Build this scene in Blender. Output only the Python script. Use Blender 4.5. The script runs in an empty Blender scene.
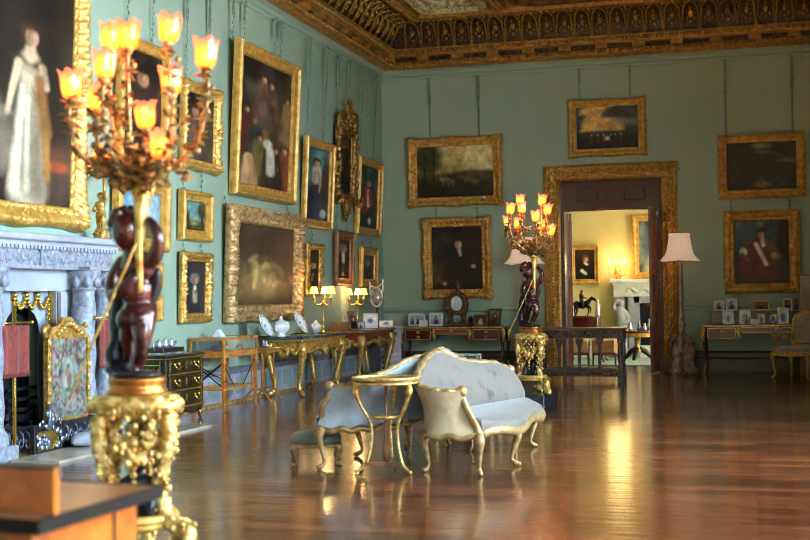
import bpy, bmesh, math, random
import numpy as np
from mathutils import Vector, Matrix, Euler
random.seed(7); RNG=np.random.RandomState(5)
PI=math.pi
sc=bpy.context.scene; COL=sc.collection
# ---------------------------------------------------------------- camera frame (810x540)
F=1250.0; CX,CY=405.0,270.0
_vp=(755.0,292.0); _v2y=357.0
_d1=np.array([_vp[0]-CX,-(_vp[1]-CY),-F]); _d1/=np.linalg.norm(_d1)
_v2x=CX-(F*F+(_vp[1]-CY)*(_v2y-CY))/(_vp[0]-CX)
_d2=np.array([_v2x-CX,-(_v2y-CY),-F]); _d2/=np.linalg.norm(_d2)
CR=np.array([-_d2,_d1,np.cross(-_d2,_d1)])
EYE=np.array([0,0,1.30])
def at(px,py,ax,val):
    """point of the room seen in pixel (px,py) on the plane axis=val"""
    r=CR@np.array([px-CX,-(py-CY),-F]); t=(val-EYE[ax])/r[ax]
    return Vector(EYE+t*r)
XL,YB,XR,YF=-6.35,21.3,2.3,-2.5
RAILZ=5.27
# ---------------------------------------------------------------- colours, materials
def lin(c):
    if isinstance(c,str): c=[int(c[i:i+2],16)/255 for i in (0,2,4)]
    return tuple((x/12.92 if x<=.04045 else ((x+.055)/1.055)**2.4) for x in c)
MATS={}
def mat(name,col,rough=.5,metal=0,col2=None,scale=8,bump=0,bscale=None,stretch=(1,1,1),coat=0,kind='noise',spec=.5,detail=4,lo=.35,hi=.65,emit=None,estr=0,trans=0,alpha=1,sheen=0,bdist=.01):
    if name in MATS: return MATS[name]
    m=bpy.data.materials.new(name); m.use_nodes=True; nt=m.node_tree; b=nt.nodes['Principled BSDF']
    c=lin(col); b.inputs['Base Color'].default_value=(*c,1); b.inputs['Roughness'].default_value=rough; b.inputs['Metallic'].default_value=metal
    b.inputs['Specular IOR Level'].default_value=spec; b.inputs['Coat Weight'].default_value=coat; b.inputs['Coat Roughness'].default_value=.12
    if trans: b.inputs['Transmission Weight'].default_value=trans
    if alpha<1: b.inputs['Alpha'].default_value=alpha
    if sheen: b.inputs['Sheen Weight'].default_value=sheen
    if emit: b.inputs['Emission Color'].default_value=(*lin(emit),1); b.inputs['Emission Strength'].default_value=estr
    tc=nt.nodes.new('ShaderNodeTexCoord'); mp=nt.nodes.new('ShaderNodeMapping'); mp.inputs['Scale'].default_value=stretch
    nt.links.new(tc.outputs['Object'],mp.inputs['Vector'])
    def tex(sc_):
        if kind=='voronoi':
            n=nt.nodes.new('ShaderNodeTexVoronoi'); n.inputs['Scale'].default_value=sc_; out=n.outputs['Distance']
        elif kind=='wave':
            n=nt.nodes.new('ShaderNodeTexWave'); n.inputs['Scale'].default_value=sc_; n.inputs['Distortion'].default_value=4; n.inputs['Detail'].default_value=3; out=n.outputs['Fac']
        else:
            n=nt.nodes.new('ShaderNodeTexNoise'); n.inputs['Scale'].default_value=sc_; n.inputs['Detail'].default_value=detail; out=n.outputs['Fac']
        nt.links.new(mp.outputs['Vector'],n.inputs['Vector']); return out
    if col2:
        r=nt.nodes.new('ShaderNodeValToRGB'); e=r.color_ramp.elements
        e[0].position=lo; e[0].color=(*c,1); e[1].position=hi; e[1].color=(*lin(col2),1)
        nt.links.new(tex(scale),r.inputs['Fac']); nt.links.new(r.outputs['Color'],b.inputs['Base Color'])
    if bump:
        bp=nt.nodes.new('ShaderNodeBump'); bp.inputs['Strength'].default_value=bump; bp.inputs['Distance'].default_value=bdist
        nt.links.new(tex(bscale or scale),bp.inputs['Height']); nt.links.new(bp.outputs['Normal'],b.inputs['Normal'])
    MATS[name]=m; return m
GOLD=mat('gilt_wood','e2b25c',.34,.32,'b57c2e',12,.35,70,lo=.3,hi=.7)
GOLD2=mat('bright_gilt','e6bd6c',.28,.5,'a87228',24,.6,50,lo=.3,hi=.65)
CARV=mat('carved_gilt','f6d488',.27,.4,'a8782e',17,.8,20,bdist=.03,detail=5,lo=.34,hi=.6)
GOLDP=mat('pale_gilt','b89768',.4,.4,'8f6c42',20,.5,60,lo=.3,hi=.6)
ANTQ=mat('antique_gilt','d8b27a',.42,.35,'94683c',16,.5,50,lo=.35,hi=.66)
BRASS=mat('brass','d9a94a',.25,.9)
ORMOLU=mat('ormolu','e0bc74',.3,.6,'a97a34',30,.3,80)
BRONZE=mat('dark_bronze','36151a',.27,.4,'52231a',6,.25,30,coat=.5)
BRONZEK=mat('black_bronze','17181c',.3,.5,'2a2a30',9,.2,40)
MAHOG=mat('mahogany','561610',.24,0,'47120d',2,0,20,coat=.3)
MAHOG2=mat('red_mahogany','6a2a1a',.25,0,'8a3f24',5,.05,20,stretch=(6,6,1),coat=.4)
WALNUT=mat('walnut','9a5a24',.3,0,'b9762f',6,.05,20,stretch=(5,5,1),coat=.3)
SATIN=mat('satinwood','a85f22',.25,0,'c67f35',12,.03,30,stretch=(1,1,3),coat=.4)
OAK=mat('carved_oak','523930',.3,0,'2b1a15',16,.8,42)
OAKTOP=mat('oak_top','7a4a38',.3,0,'5b342a',8,.1,30,stretch=(1,6,6),coat=.2)
BLACKW=mat('ebony','14100f',.3,0,'241a16',10,.05,30,coat=.3)
MARBLE=mat('white_marble','9fa1ae',.4,0,'6d7080',22,1.0,30,detail=8,lo=.3,hi=.7)
MARBLES=mat('smooth_marble','a9abb8',.32,0,'8b8f9f',3,.05,8,detail=8,lo=.35,hi=.75)
SLATE=mat('blue_grey_marble','75809a',.3,0,'a2abc0',5,.05,8,detail=8,lo=.3,hi=.75)
GREENM=mat('verde_marble','20363a',.15,0,'6e8a90',18,0,8,detail=8,lo=.42,hi=.75,coat=.4)
PORC=mat('porcelain','eef0f4',.15,0,'c9cfdd',9,0,9,lo=.62,hi=.72,coat=.4)
IRON=mat('black_iron','0d0c0d',.5,.3)
STEEL=mat('cut_steel','aab0c0',.28,.8,'62687a',30,.5,60)
SILVER=mat('silver','dfe3ec',.3,.75,'8d93a5',12,0,12)
RADM=mat('pinkish_paint','ecdde3',.5,0,'d9c8d1',12,.1,30)
PAPER=mat('paper','eef2fb',.6,0,'d6dcec',7,0,9)
RED=mat('crimson_silk','8a2617',.75,0,'5c150f',60,.5,120,stretch=(1,1,.3),sheen=.3)
FABB=mat('pale_blue_damask','94a0b0',.55,0,'a6b0bd',9,.25,30,sheen=.4,lo=.4,hi=.6)
FABG=mat('grey_silk','a9a5a3',.5,0,'bcb7b3',11,.25,30,sheen=.4,lo=.4,hi=.6)
FABT=mat('beige_silk','b8a388',.55,0,'ab9576',13,.25,30,sheen=.3,lo=.4,hi=.6)
FABD=mat('olive_grey_velvet','6f7468',.7,0,'5c6158',20,.2,60,sheen=.3)
SHADE=mat('silk_lampshade','f4e2d2',.8,0,'ecd4c0',30,.1,60,emit='ffd2ae',estr=.28)
GLASS=mat('clear_glass','e8f0f4',.04,0,trans=.95,spec=.6)
DARKGL=mat('mirror_glass','15100e',.1,.3,'2c2019',4)
WHITEP=mat('white_paint','e9e6e0',.45,0,'d9d4cc',6,.3,18)
# ---------------------------------------------------------------- mesh builder
class MB:
    def __init__(s): s.v=[]; s.f=[]; s.sm=[]; s.mi=[]; s.m=0
    def add(s,vs,fs,smooth=False):
        n=len(s.v); s.v.extend([tuple(v) for v in vs]); s.f.extend([tuple(i+n for i in f) for f in fs]); s.sm.extend([smooth]*len(fs)); s.mi.extend([s.m]*len(fs)); return s
    def box(s,c,d,rz=0,rx=0,ry=0,taper=1):
        x,y,z=d[0]/2,d[1]/2,d[2]/2; R=Euler((rx,ry,rz)).to_matrix(); c=Vector(c)
        vs=[c+R@Vector((a*x*(taper if k<0 else 1),b*y*(taper if k<0 else 1),k*z)) for k in(-1,1) for a,b in((-1,-1),(1,-1),(1,1),(-1,1))]
        return s.add(vs,[(3,2,1,0),(4,5,6,7),(0,1,5,4),(1,2,6,5),(2,3,7,6),(3,0,4,7)])
    def rbox(s,c,d,b=.01,rz=0,rx=0,ry=0):
        R=Euler((rx,ry,rz)).to_matrix(); c=Vector(c); vs=[];x,y,z=d[0]/2,d[1]/2,d[2]/2; b=min(b,x*.9,y*.9,z*.9)
        def ring(i,zz):
            return [c+R@Vector((sx*(x-i)-sx*(0 if k else b-0)*(1 if k==0 else 0),sy*(y-i)-sy*(b if k==1 else 0),zz)) for sx,sy,ks in((-1,-1,(1,0)),(1,-1,(0,1)),(1,1,(1,0)),(-1,1,(0,1))) for k in ([0,1] if ks==(0,1) else [1,0])]
        # octagonal rings with chamfer
        rs=[ring(b*.7,-z),ring(0,-z+b*.7),ring(0,z-b*.7),ring(b*.7,z)]
        vs=[p for r in rs for p in r]; fs=[tuple(range(7,-1,-1)),tuple(range(24,32))]
        for r in range(3):
            for k in range(8): a=r*8+k; bb=r*8+(k+1)%8; fs.append((a,bb,bb+8,a+8))
        return s.add(vs,fs)
    def tube(s,pts,rad,n=8,caps=True,smooth=True,flat=1,closed=False):
        pts=[Vector(p) for p in pts]; m=len(pts)
        if not hasattr(rad,'__len__'): rad=[rad]*m
        t0=(pts[1]-pts[0]).normalized(); up=Vector((0,0,1)) if abs(t0.z)<.9 else Vector((0,1,0))
        nrm=t0.cross(up).normalized(); vs=[]
        for i,p in enumerate(pts):
            if closed: t=(pts[(i+1)%m]-pts[i-1])
            else: t=(pts[min(i+1,m-1)]-pts[max(i-1,0)])
            t=t.normalized() if t.length>1e-9 else t0
            nrm=(nrm-t*nrm.dot(t)); nrm=nrm.normalized() if nrm.length>1e-6 else t.orthogonal().normalized()
            b=t.cross(nrm)
            for k in range(n):
                a=2*PI*k/n; vs.append(p+(nrm*math.cos(a)+b*math.sin(a)*flat)*rad[i])
        fs=[]
        for i in range(m if closed else m-1):
            j=(i+1)%m
            for k in range(n): fs.append((i*n+k,i*n+(k+1)%n,j*n+(k+1)%n,j*n+k))
        if caps and not closed: fs.append(tuple(range(n-1,-1,-1))); fs.append(tuple((m-1)*n+k for k in range(n)))
        return s.add(vs,fs,smooth)
    def lathe(s,prof,n=16,c=(0,0,0),smooth=True,sx=1,sy=1,wob=None,M=None,caps=True):
        vs=[];c=Vector(c)
        for i,(r,z) in enumerate(prof):
            for k in range(n):
                a=2*PI*k/n; rr=r*(wob(a,z) if wob else 1); p=Vector((rr*math.cos(a)*sx,rr*math.sin(a)*sy,z))
                vs.append((M@p if M else p)+c)
        fs=[]
        for i in range(len(prof)-1):
            for k in range(n): fs.append((i*n+k,i*n+(k+1)%n,(i+1)*n+(k+1)%n,(i+1)*n+k))
        if caps: fs.append(tuple(range(n-1,-1,-1))); fs.append(tuple((len(prof)-1)*n+k for k in range(n)))
        return s.add(vs,fs,smooth)
    def ball(s,c,r,n=8,m=6,sx=1,sy=1,sz=1,M=None):
        prof=[(max(1e-4,math.sin(PI*i/m))*r,-math.cos(PI*i/m)*r*sz) for i in range(m+1)]
        return s.lathe(prof,n,c,True,sx,sy,M=M,caps=False)
    def prism(s,poly,z0,z1,smooth=False,M=None):
        n=len(poly); vs=[Vector((x,y,z0)) for x,y in poly]+[Vector((x,y,z1)) for x,y in poly]
        if M: vs=[M@v for v in vs]
        fs=[tuple(range(n-1,-1,-1)),tuple(range(n,2*n))]+[(k,(k+1)%n,(k+1)%n+n,k+n) for k in range(n)]
        return s.add(vs,fs,smooth)
    def grid(s,P,closed_u=False,closed_v=False,smooth=True):
        nu=len(P); nv=len(P[0]); vs=[p for r in P for p in r]; fs=[]
        for i in range(nu if closed_u else nu-1):
            for j in range(nv if closed_v else nv-1):
                a=i; b=(i+1)%nu; c=j; d=(j+1)%nv
                fs.append((a*nv+c,b*nv+c,b*nv+d,a*nv+d))
        return s.add(vs,fs,smooth)
    def build(s,name,mats,parent=None,loc=None,rz=0,bevel=0,fix=True):
        me=bpy.data.meshes.new(name); me.from_pydata([tuple(v) for v in s.v],[],s.f)
        me.polygons.foreach_set('use_smooth',s.sm)
        if not isinstance(mats,(list,tuple)): mats=[mats]
        for m in mats: me.materials.append(m)
        if len(mats)>1: me.polygons.foreach_set('material_index',s.mi)
        me.update()
        if fix:
            bm=bmesh.new(); bm.from_mesh(me); bmesh.ops.recalc_face_normals(bm,faces=bm.faces); bm.to_mesh(me); bm.free()
        o=bpy.data.objects.new(name,me); COL.objects.link(o)
        if parent: o.parent=parent
        if loc is not None: o.location=loc
        o.rotation_euler.z=rz
        if bevel:
            b=o.modifiers.new('b','BEVEL'); b.width=bevel; b.segments=2; b.limit_method='ANGLE'
        return o
def tag(o,label=None,cat=None,group=None,kind=None):
    if label: o['label']=label
    if cat: o['category']=cat
    if group: o['group']=group
    if kind: o['kind']=kind
    return o
def thing(name,label,cat,loc=(0,0,0),rz=0,group=None):
    o=bpy.data.objects.new(name,None); COL.objects.link(o); o.location=loc; o.rotation_euler.z=rz; o.empty_display_size=.1
    return tag(o,label,cat,group)
def struct(o): o['kind']='structure'; return o
def copy_tree(o,parent=None):
    c=o.copy(); COL.objects.link(c)
    if parent: c.parent=parent
    for ch in list(o.children): copy_tree(ch,c)
    return c
def cr(pts,n=6,closed=False):
    """catmull-rom through points (any dimension)"""
    P=[np.array(p,float) for p in pts]; m=len(P); out=[]
    for i in range(m if closed else m-1):
        if closed: a,b,c,d=P[i-1],P[i],P[(i+1)%m],P[(i+2)%m]
        else: a,b,c,d=P[max(i-1,0)],P[i],P[i+1],P[min(i+2,m-1)]
        for k in range(n):
            t=k/n; out.append(.5*((2*b)+(c-a)*t+(2*a-5*b+4*c-d)*t*t+(3*b-a-3*c+d)*t**3))
    if not closed: out.append(P[-1])
    return out
def organic(name,balls=(),limbs=(),material=None,parent=None,voxel=.012,smooth=4,loc=None,rz=0,extra=None):
    """one continuous body grown round balls (c,(rx,ry,rz)) and tapering limbs (points,radii)"""
    mb=MB()
    for b in balls:
        c,r=b[0],b[1]; M=Euler(b[2]).to_matrix() if len(b)>2 else None
        prof=[(max(1e-3,math.sin(PI*i/8)),-math.cos(PI*i/8)) for i in range(9)]
        S=Matrix.Diagonal(Vector(r)); MM=(M@S) if M else S
        mb.lathe(prof,12,c,M=MM)
    for pts,rad in limbs:
        q=cr([tuple(p)+(r,) for p,r in zip(pts,rad)],4)
        mb.tube([p[:3] for p in q],[max(p[3],voxel*.6) for p in q],10)
        for e in(q[0],q[-1]): mb.ball(e[:3],max(e[3],voxel*.6)*.98,10,6)
    if extra: extra(mb)
    o=mb.build(name,material or BRONZE,None)
    r=o.modifiers.new('r','REMESH'); r.mode='VOXEL'; r.voxel_size=voxel; r.use_smooth_shade=True
    if smooth: s=o.modifiers.new('s','SMOOTH'); s.factor=.5; s.iterations=smooth
    dg=bpy.context.evaluated_depsgraph_get(); dg.update()
    me=bpy.data.meshes.new_from_object(o.evaluated_get(dg)); old=o.data; o.modifiers.clear(); o.data=me; bpy.data.meshes.remove(old); me.name=name
    if len(me.materials)==0: me.materials.append(material)
    me.polygons.foreach_set('use_smooth',[True]*len(me.polygons))
    if parent: o.parent=parent
    if loc is not None: o.location=loc
    o.rotation_euler.z=rz
    return o
WPOW=[900,1050,1280,1480]; SUNP=860; EXPO=0.45
# ================================================================ THE SETTING
def nodes(name):
    m=bpy.data.materials.new(name); m.use_nodes=True; return m,m.node_tree,m.node_tree.nodes['Principled BSDF']
def floor_material():
    m,nt,b=nodes('polished_floorboards'); N=nt.nodes.new; L=nt.links.new
    tc=N('ShaderNodeTexCoord'); br=N('ShaderNodeTexBrick'); L(tc.outputs['Object'],br.inputs['Vector'])
    br.inputs['Scale'].default_value=1; br.inputs['Brick Width'].default_value=3.1; br.inputs['Row Height'].default_value=.17; br.inputs['Mortar Size'].default_value=.006; br.inputs['Bias'].default_value=0
    br.inputs['Color1'].default_value=(*lin('844627'),1); br.inputs['Color2'].default_value=(*lin('44200f'),1); br.inputs['Mortar'].default_value=(*lin('2a1008'),1)
    mp=N('ShaderNodeMapping'); mp.inputs['Scale'].default_value=(1.2,22,1); L(tc.outputs['Object'],mp.inputs['Vector'])
    nz=N('ShaderNodeTexNoise'); nz.inputs['Scale'].default_value=1.5; nz.inputs['Detail'].default_value=6; L(mp.outputs['Vector'],nz.inputs['Vector'])
    mx=N('ShaderNodeMix'); mx.data_type='RGBA'; mx.blend_type='MULTIPLY'; mx.inputs['Factor'].default_value=.55
    rp=N('ShaderNodeValToRGB'); rp.color_ramp.elements[0].position=.3; rp.color_ramp.elements[0].color=(.42,.36,.33,1); rp.color_ramp.elements[1].position=.7; rp.color_ramp.elements[1].color=(1,1,1,1)
    L(nz.outputs['Fac'],rp.inputs['Fac']); L(br.outputs['Color'],mx.inputs['A']); L(rp.outputs['Color'],mx.inputs['B']); L(mx.outputs['Result'],b.inputs['Base Color'])
    b.inputs['Roughness'].default_value=.26; b.inputs['Coat Weight'].default_value=.8; b.inputs['Coat Roughness'].default_value=.12
    mr=N('ShaderNodeMapRange'); mr.inputs['To Min'].default_value=.17; mr.inputs['To Max'].default_value=.34; L(nz.outputs['Fac'],mr.inputs['Value']); L(mr.outputs[0],b.inputs['Roughness'])
    n2=N('ShaderNodeTexNoise'); n2.inputs['Scale'].default_value=2.2; n2.inputs['Detail'].default_value=3; mp2=N('ShaderNodeMapping'); mp2.inputs['Scale'].default_value=(.5,5.8,1); L(tc.outputs['Object'],mp2.inputs['Vector']); L(mp2.outputs['Vector'],n2.inputs['Vector'])
    bp=N('ShaderNodeBump'); bp.inputs['Strength'].default_value=.22; bp.inputs['Distance'].default_value=.012; L(n2.outputs['Fac'],bp.inputs['Height']); L(bp.outputs['Normal'],b.inputs['Normal']); L(bp.outputs['Normal'],b.inputs['Coat Normal'])
    return m
FLOORM=floor_material()
WALLM=mat('sage_green_wall_paint','94a996',.6,0,'9db09d',1.2,.06,40,lo=.3,hi=.7)
CREAM=mat('cream_yellow_wall','d9c68e',.6,0,'cfb97d',1.5,.05,20)
OUTM=mat('plaster','c9c5bb',.7,0,'bdb8ad',2)
CEILM=mat('brown_painted_ceiling','3a2413',.5,.1,'7a531f',9,.5,24,lo=.4,hi=.66)
COVEM=mat('dark_cove','26140c',.5,.1,'6b4a1a',26,.5,50,lo=.47,hi=.66)
CORNM=mat('gilded_cornice','b98a3e',.4,.3,'8a5c26',14,.3,60,lo=.35,hi=.66)
PALEC=mat('pale_coffer_plaster','d8d0ae',.5,.05,'a58a4e',14,.6,26,lo=.45,hi=.62)
DADO=mat('grey_dado_paint','b3a9b6',.5,0,'a49aa8',4,.1,40)
def quadbox(name,x0,x1,y0,y1,z0,z1,m):
    mb=MB(); mb.box(((x0+x1)/2,(y0+y1)/2,(z0+z1)/2),(x1-x0,y1-y0,z1-z0)); return struct(mb.build(name,m))
quadbox('floor',XL-.4,XR+.4,YF-.4,YB+1.6,-.2,0,FLOORM)
quadbox('wall_left',XL-.4,XL,YF-.4,YB+.5,0,6.6,WALLM)
quadbox('wall_front',XL,XR,YF-.4,YF,0,6.6,WALLM)
# back wall round the doorway
DX0,DX1,DZ=-3.18,-1.5,3.26
mb=MB()
mb.box(((XL+DX0)/2,YB+.25,3.3),(DX0-XL,.5,6.6)); mb.box(((DX1+XR)/2,YB+.25,3.3),(XR-DX1,.5,6.6)); mb.box(((DX0+DX1)/2,YB+.25,(DZ+6.6)/2),(DX1-DX0,.5,6.6-DZ))
struct(mb.build('wall_back',WALLM))
# window wall on the right (out of the frame): four tall sash windows
WINS=[(-1.2,.6),(2.4,4.2),(6.0,7.8),(9.6,11.4)]
WZ0,WZ1=.55,4.3
mb=MB(); prev=YF-.4
for a,b in WINS+[(YB+.5,None)]:
    mb.box((XR+.2,(prev+a)/2,3.3),(.4,a-prev,6.6)); 
    if b is not None:
        mb.box((XR+.2,(a+b)/2,WZ0/2),(.4,b-a,WZ0)); mb.box((XR+.2,(a+b)/2,(WZ1+6.6)/2),(.4,b-a,6.6-WZ1)); prev=b
mb.box((XR-.13,12.0,3.0),(.26,.9,6.0))   # unseen pier, added to shade the right end of the back wall
struct(mb.build('wall_right',WALLM))
for i,(a,b) in enumerate(WINS):
    mb=MB(); c=(a+b)/2
    for y in (a+.05,b-.05): mb.box((XR+.25,y,(WZ0+WZ1)/2),(.08,.1,WZ1-WZ0))
    for z in (WZ0+.05,(WZ0+WZ1)/2,WZ1-.05): mb.box((XR+.25,c,z),(.08,b-a,.1))
    for k in (1,2): mb.box((XR+.25,a+(b-a)*k/3,(WZ0+WZ1)/2),(.04,.03,WZ1-WZ0))
    for k in (1,2,4,5): mb.box((XR+.25,c,WZ0+(WZ1-WZ0)*k/6),(.04,b-a,.03))
    struct(mb.build('window_%d'%(i+1),WHITEP))
# ---- cornice, cove and ceiling (profile p = distance from wall, z)
def ring_sweep(prof,closed=True):
    """sweep a profile (p,z) round the four walls, mitred"""
    P=[]
    for cx,cy,sx,sy in ((XL,YF,1,1),(XL,YB,1,-1),(XR,YB,-1,-1),(XR,YF,-1,1)):
        P.append([(cx+sx*p,cy+sy*p,z) for p,z in prof])
    mb=MB(); mb.grid(P,closed_u=True,smooth=False); return mb
struct(ring_sweep([(0,5.2),(.03,5.22),(.03,5.26),(.07,5.285),(.10,5.3),(0,5.31)]).build('trim_15',WALLM))
struct(ring_sweep([(.25,5.42),(.17,5.425),(.17,5.505),(.3,5.51)]).build('trim_16',COVEM))
mb=ring_sweep([(.0,5.3),(.10,5.3),(.2,5.325),(.22,5.34),(.235,5.35),(.235,5.395),(.25,5.40),(.262,5.41),(.25,5.42),(.0,5.43)])
P2=ring_sweep([(.0,5.5),(.3,5.5),(.31,5.515),(.335,5.525),(.345,5.60),(.37,5.61),(.37,5.625),(.30,5.64),(0,5.64)]); mb.add(P2.v,P2.f)
# beads, dentils and rosette blocks along the left and back cornice
def along(step,p,z,wall,y0=8.5):
    out=[]
    if wall=='L':
        y=YB-p
        while y>y0: out.append((XL+p,y,z)); y-=step
    else:
        x=XL+p
        while x<XR-.4: out.append((x,YB-p,z)); x+=step
    return out
for w in 'LB':
    for c in along(.075,.245,5.385,w,10): mb.ball(c,.03,6,4)
    for c in along(.055,.345,5.565,w,10): mb.ball(c,.024,5,4,sz=1.4)
    for c in along(.62,.22,5.44,w,10):
        mb.box((c[0],c[1],c[2]+.025),(.2,.16,.085) if w=='B' else (.16,.2,.085))
    for c in along(.05,.14,5.325,w,12): mb.box(c,(.02,.1,.02) if w=='B' else (.1,.02,.02))
struct(mb.build('trim_1',CORNM))
# picture rail under the cornice
mb=ring_sweep([(0,5.13),(.02,5.13),(.035,5.15),(.035,5.18),(.02,5.21),(0,5.21)]); struct(mb.build('trim_2',WALLM))
# cove
NC=10
cov=[(.31+.44*(1-math.cos(a)),5.62+.42*math.sin(a)) for a in [PI/2*k/NC for k in range(NC+1)]]
mb=ring_sweep([(.3,5.6)]+cov); struct(mb.build('trim_3',COVEM))
# gothic arches and flowers of the cove (surface ornament: one mesh)
def cov_pt(t):
    a=PI/2*t; return .31+.44*(1-math.cos(a)),5.62+.42*math.sin(a)
mb=MB()
def cove_place(wall,s,t,off=.012):
    p,z=cov_pt(t); a=PI/2*t; p+=off*math.cos(a); z-=off*math.sin(a)
    return (XL+p,s,z) if wall=='L' else (s,YB-p,z)
STEP=.295
for wall,lo,hi in (('L',10.5,YB-.55),('B',XL+.55,XR-.5)):
    n=int((hi-lo)/STEP); 
    for i in range(n):
        s0=hi-(i+1)*STEP if wall=='L' else lo+i*STEP; s1=s0+STEP; c=(s0+s1)/2
        q=[]
        for k in range(15):
            u=k/14; 
            xx=min(u,1-u); h=.34+.66*math.sqrt(max(0,1-(1-xx)**2)) if .0<u<1 else .02
            q.append(cove_place(wall,s0+.01+(STEP-.02)*u,max(.03,h)))
        mb.tube(q,.017,6)
        mb.ball(cove_place(wall,c,.42,.02),.042,7,5,sz=1.5); mb.ball(cove_place(wall,c,.6,.02),.022,6,4,sz=1.5); mb.ball(cove_place(wall,c,.22,.02),.03,6,4)
        for dx in (-.06,.06): mb.ball(cove_place(wall,c+dx,.30,.015),.016,5,4,sz=2)
        mb.ball(cove_place(wall,s0,.86,.02),.03,6,4); mb.ball(cove_place(wall,s0,.7,.015),.016,5,4,sz=2)
struct(mb.build('trim_4',mat('cove_gilding','c49a48',.4,.35,'7a5424',30,.3,60)))
# ceiling field + rope bands + coffers
CZ=6.06
quadbox('ceiling',XL,XR,YF,YB,CZ+.14,CZ+.5,CEILM)
mb=ring_sweep([(.74,6.04),(.76,6.0),(.84,5.985),(.94,6.0),(.97,6.06),(.97,6.2),(.74,6.2)])
def rope(p0,p1,r=.045,step=.085):
    p0=Vector(p0);p1=Vector(p1); d=p1-p0; n=int(d.length/step); dn=d.normalized()
    side=Vector((-dn.y,dn.x,0))
    for i in range(n):
        c=p0+d*(i+.5)/n; mb.tube([c-side*r*.9-dn*r*.5,c+side*r*.9+dn*r*.5],[r*.55,r*.55],5)
rope((XL+.85,8,5.985),(XL+.85,YB-.85,5.985)); rope((XL+.85,YB-.85,5.985),(XR-.85,YB-.85,5.985))
COFX=[(-5.36,-4.12),(-3.86,.1)]
for xx in (-3.99,.22):
    mb.box((xx,9.5,6.1),(.16,22,.14)); rope((xx,9,6.02),(xx,YB-1,6.02))
for yy in (17.6,13.6,9.6):
    mb.box((-2,yy,6.1),(6.8,.16,.14)); rope((-5.4,yy,6.02),(.2,yy,6.02))
struct(mb.build('trim_5',CORNM))
def coffer(name,x0,x1,y0,y1,m,r=.28,depth=.14,wd=.3):
    pts=[]
    for cx,cy,a0 in ((x1-r,y1-r,0),(x0+r,y1-r,90),(x0+r,y0+r,180),(x1-r,y0+r,270)):
        for k in range(7):
            a=math.radians(a0+k*15); pts.append((cx,cy,math.cos(a),math.sin(a)))
    prof=[(0,CZ+.14),(0,CZ-.02),(.05,CZ-.05),(.09,CZ-.02),(.1,CZ+.02),(.2,CZ+.05),(.24,CZ+.03),(.27,CZ+.06),(.27,CZ+.14)]
    P=[[(cx+(r-p)*c,cy+(r-p)*s,z) for p,z in prof] for cx,cy,c,s in pts]
    mb=MB(); mb.grid(P,closed_u=True)
    # leaf ornaments on the moulding
    L=[Vector((cx+(r-.15)*c,cy+(r-.15)*s,CZ+.03)) for cx,cy,c,s in pts]; L.append(L[0])
    for a,b in zip(L[:-1],L[1:]):
        d=b-a; n=max(1,int(d.length/.14))
        for i in range(n):
            c=a+d*(i+.5)/n; mb.ball(c,.04,6,4,sz=.6); 
    mb.add([(x0+.2,y0+.2,CZ+.125),(x1-.2,y0+.2,CZ+.125),(x1-.2,y1-.2,CZ+.125),(x0+.2,y1-.2,CZ+.125)],[(3,2,1,0)])
    return struct(mb.build(name,m))
coffer('trim_6',-5.33,-4.14,17.8,YB-1.05,PALEC); coffer('trim_7',-5.33,-4.14,13.8,17.4,PALEC)
coffer('trim_8',-3.8,.05,17.8,YB-1.1,CEILM,r=.5); coffer('trim_9',-3.8,.05,13.8,17.4,CEILM,r=.5)
# ---- skirting / dado
def wall_run(name,prof,parts,m):
    mb=MB()
    for wall,a,b in parts:
        P=[[(XL+p,s,z) if wall=='L' else (s,YB-p,z) for p,z in prof] for s in (a,b)]
        mb.grid(P,smooth=False); n=len(prof)
        for s in (a,b):
            mb.add([(XL+p,s,z) if wall=='L' else (s,YB-p,z) for p,z in prof],[tuple(range(n))])
    return struct(mb.build(name,m))
BP=[(0,.0),(.05,0),(.05,.05),(.03,.06),(.03,.36),(.045,.38),(.03,.41),(0,.41)]
wall_run('baseboard_left',BP,[('L',11.9,YB)],DADO)
GB=mat('baseboard_gilding','c9a878',.4,.3,'8d6a45',20)
wall_run('trim_10',[(.03,0),(.07,0),(.07,.03),(.05,.045),(.03,.045)],[('L',11.9,YB)],GB)
mb=MB()
for i in range(22):   # fret panels of the dado on the left wall
    y=12.3+i*.41
    mb.box((XL+.034,y,.21),(.012,.30,.20))
struct(mb.build('trim_11',mat('dado_fret','5f7478',.6,0,'8fa3a3',70,.3,60,kind='voronoi',lo=.2,hi=.5)))
wall_run('trim_12',[(.03,.36),(.06,.37),(.06,.42),(.03,.44),(0,.45)],[('L',11.9,YB)],mat('dado_capping','565765',.5,0,'8d8d98',30,.4,60))
DB=mat('dark_baseboard','41362f',.4,0,'332a25',6)
wall_run('baseboard_back',[(0,0),(.06,0),(.06,.2),(.04,.24),(.04,.3),(0,.34)],[('B',XL+.06,-3.6),('B',-1.2,XR)],DB)
wall_run('trim_13',[(0,1.02),(.02,1.03),(.035,1.06),(.02,1.09),(0,1.1)],[('B',XL,-3.6),('B',-1.2,XR)],WALLM)
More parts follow.
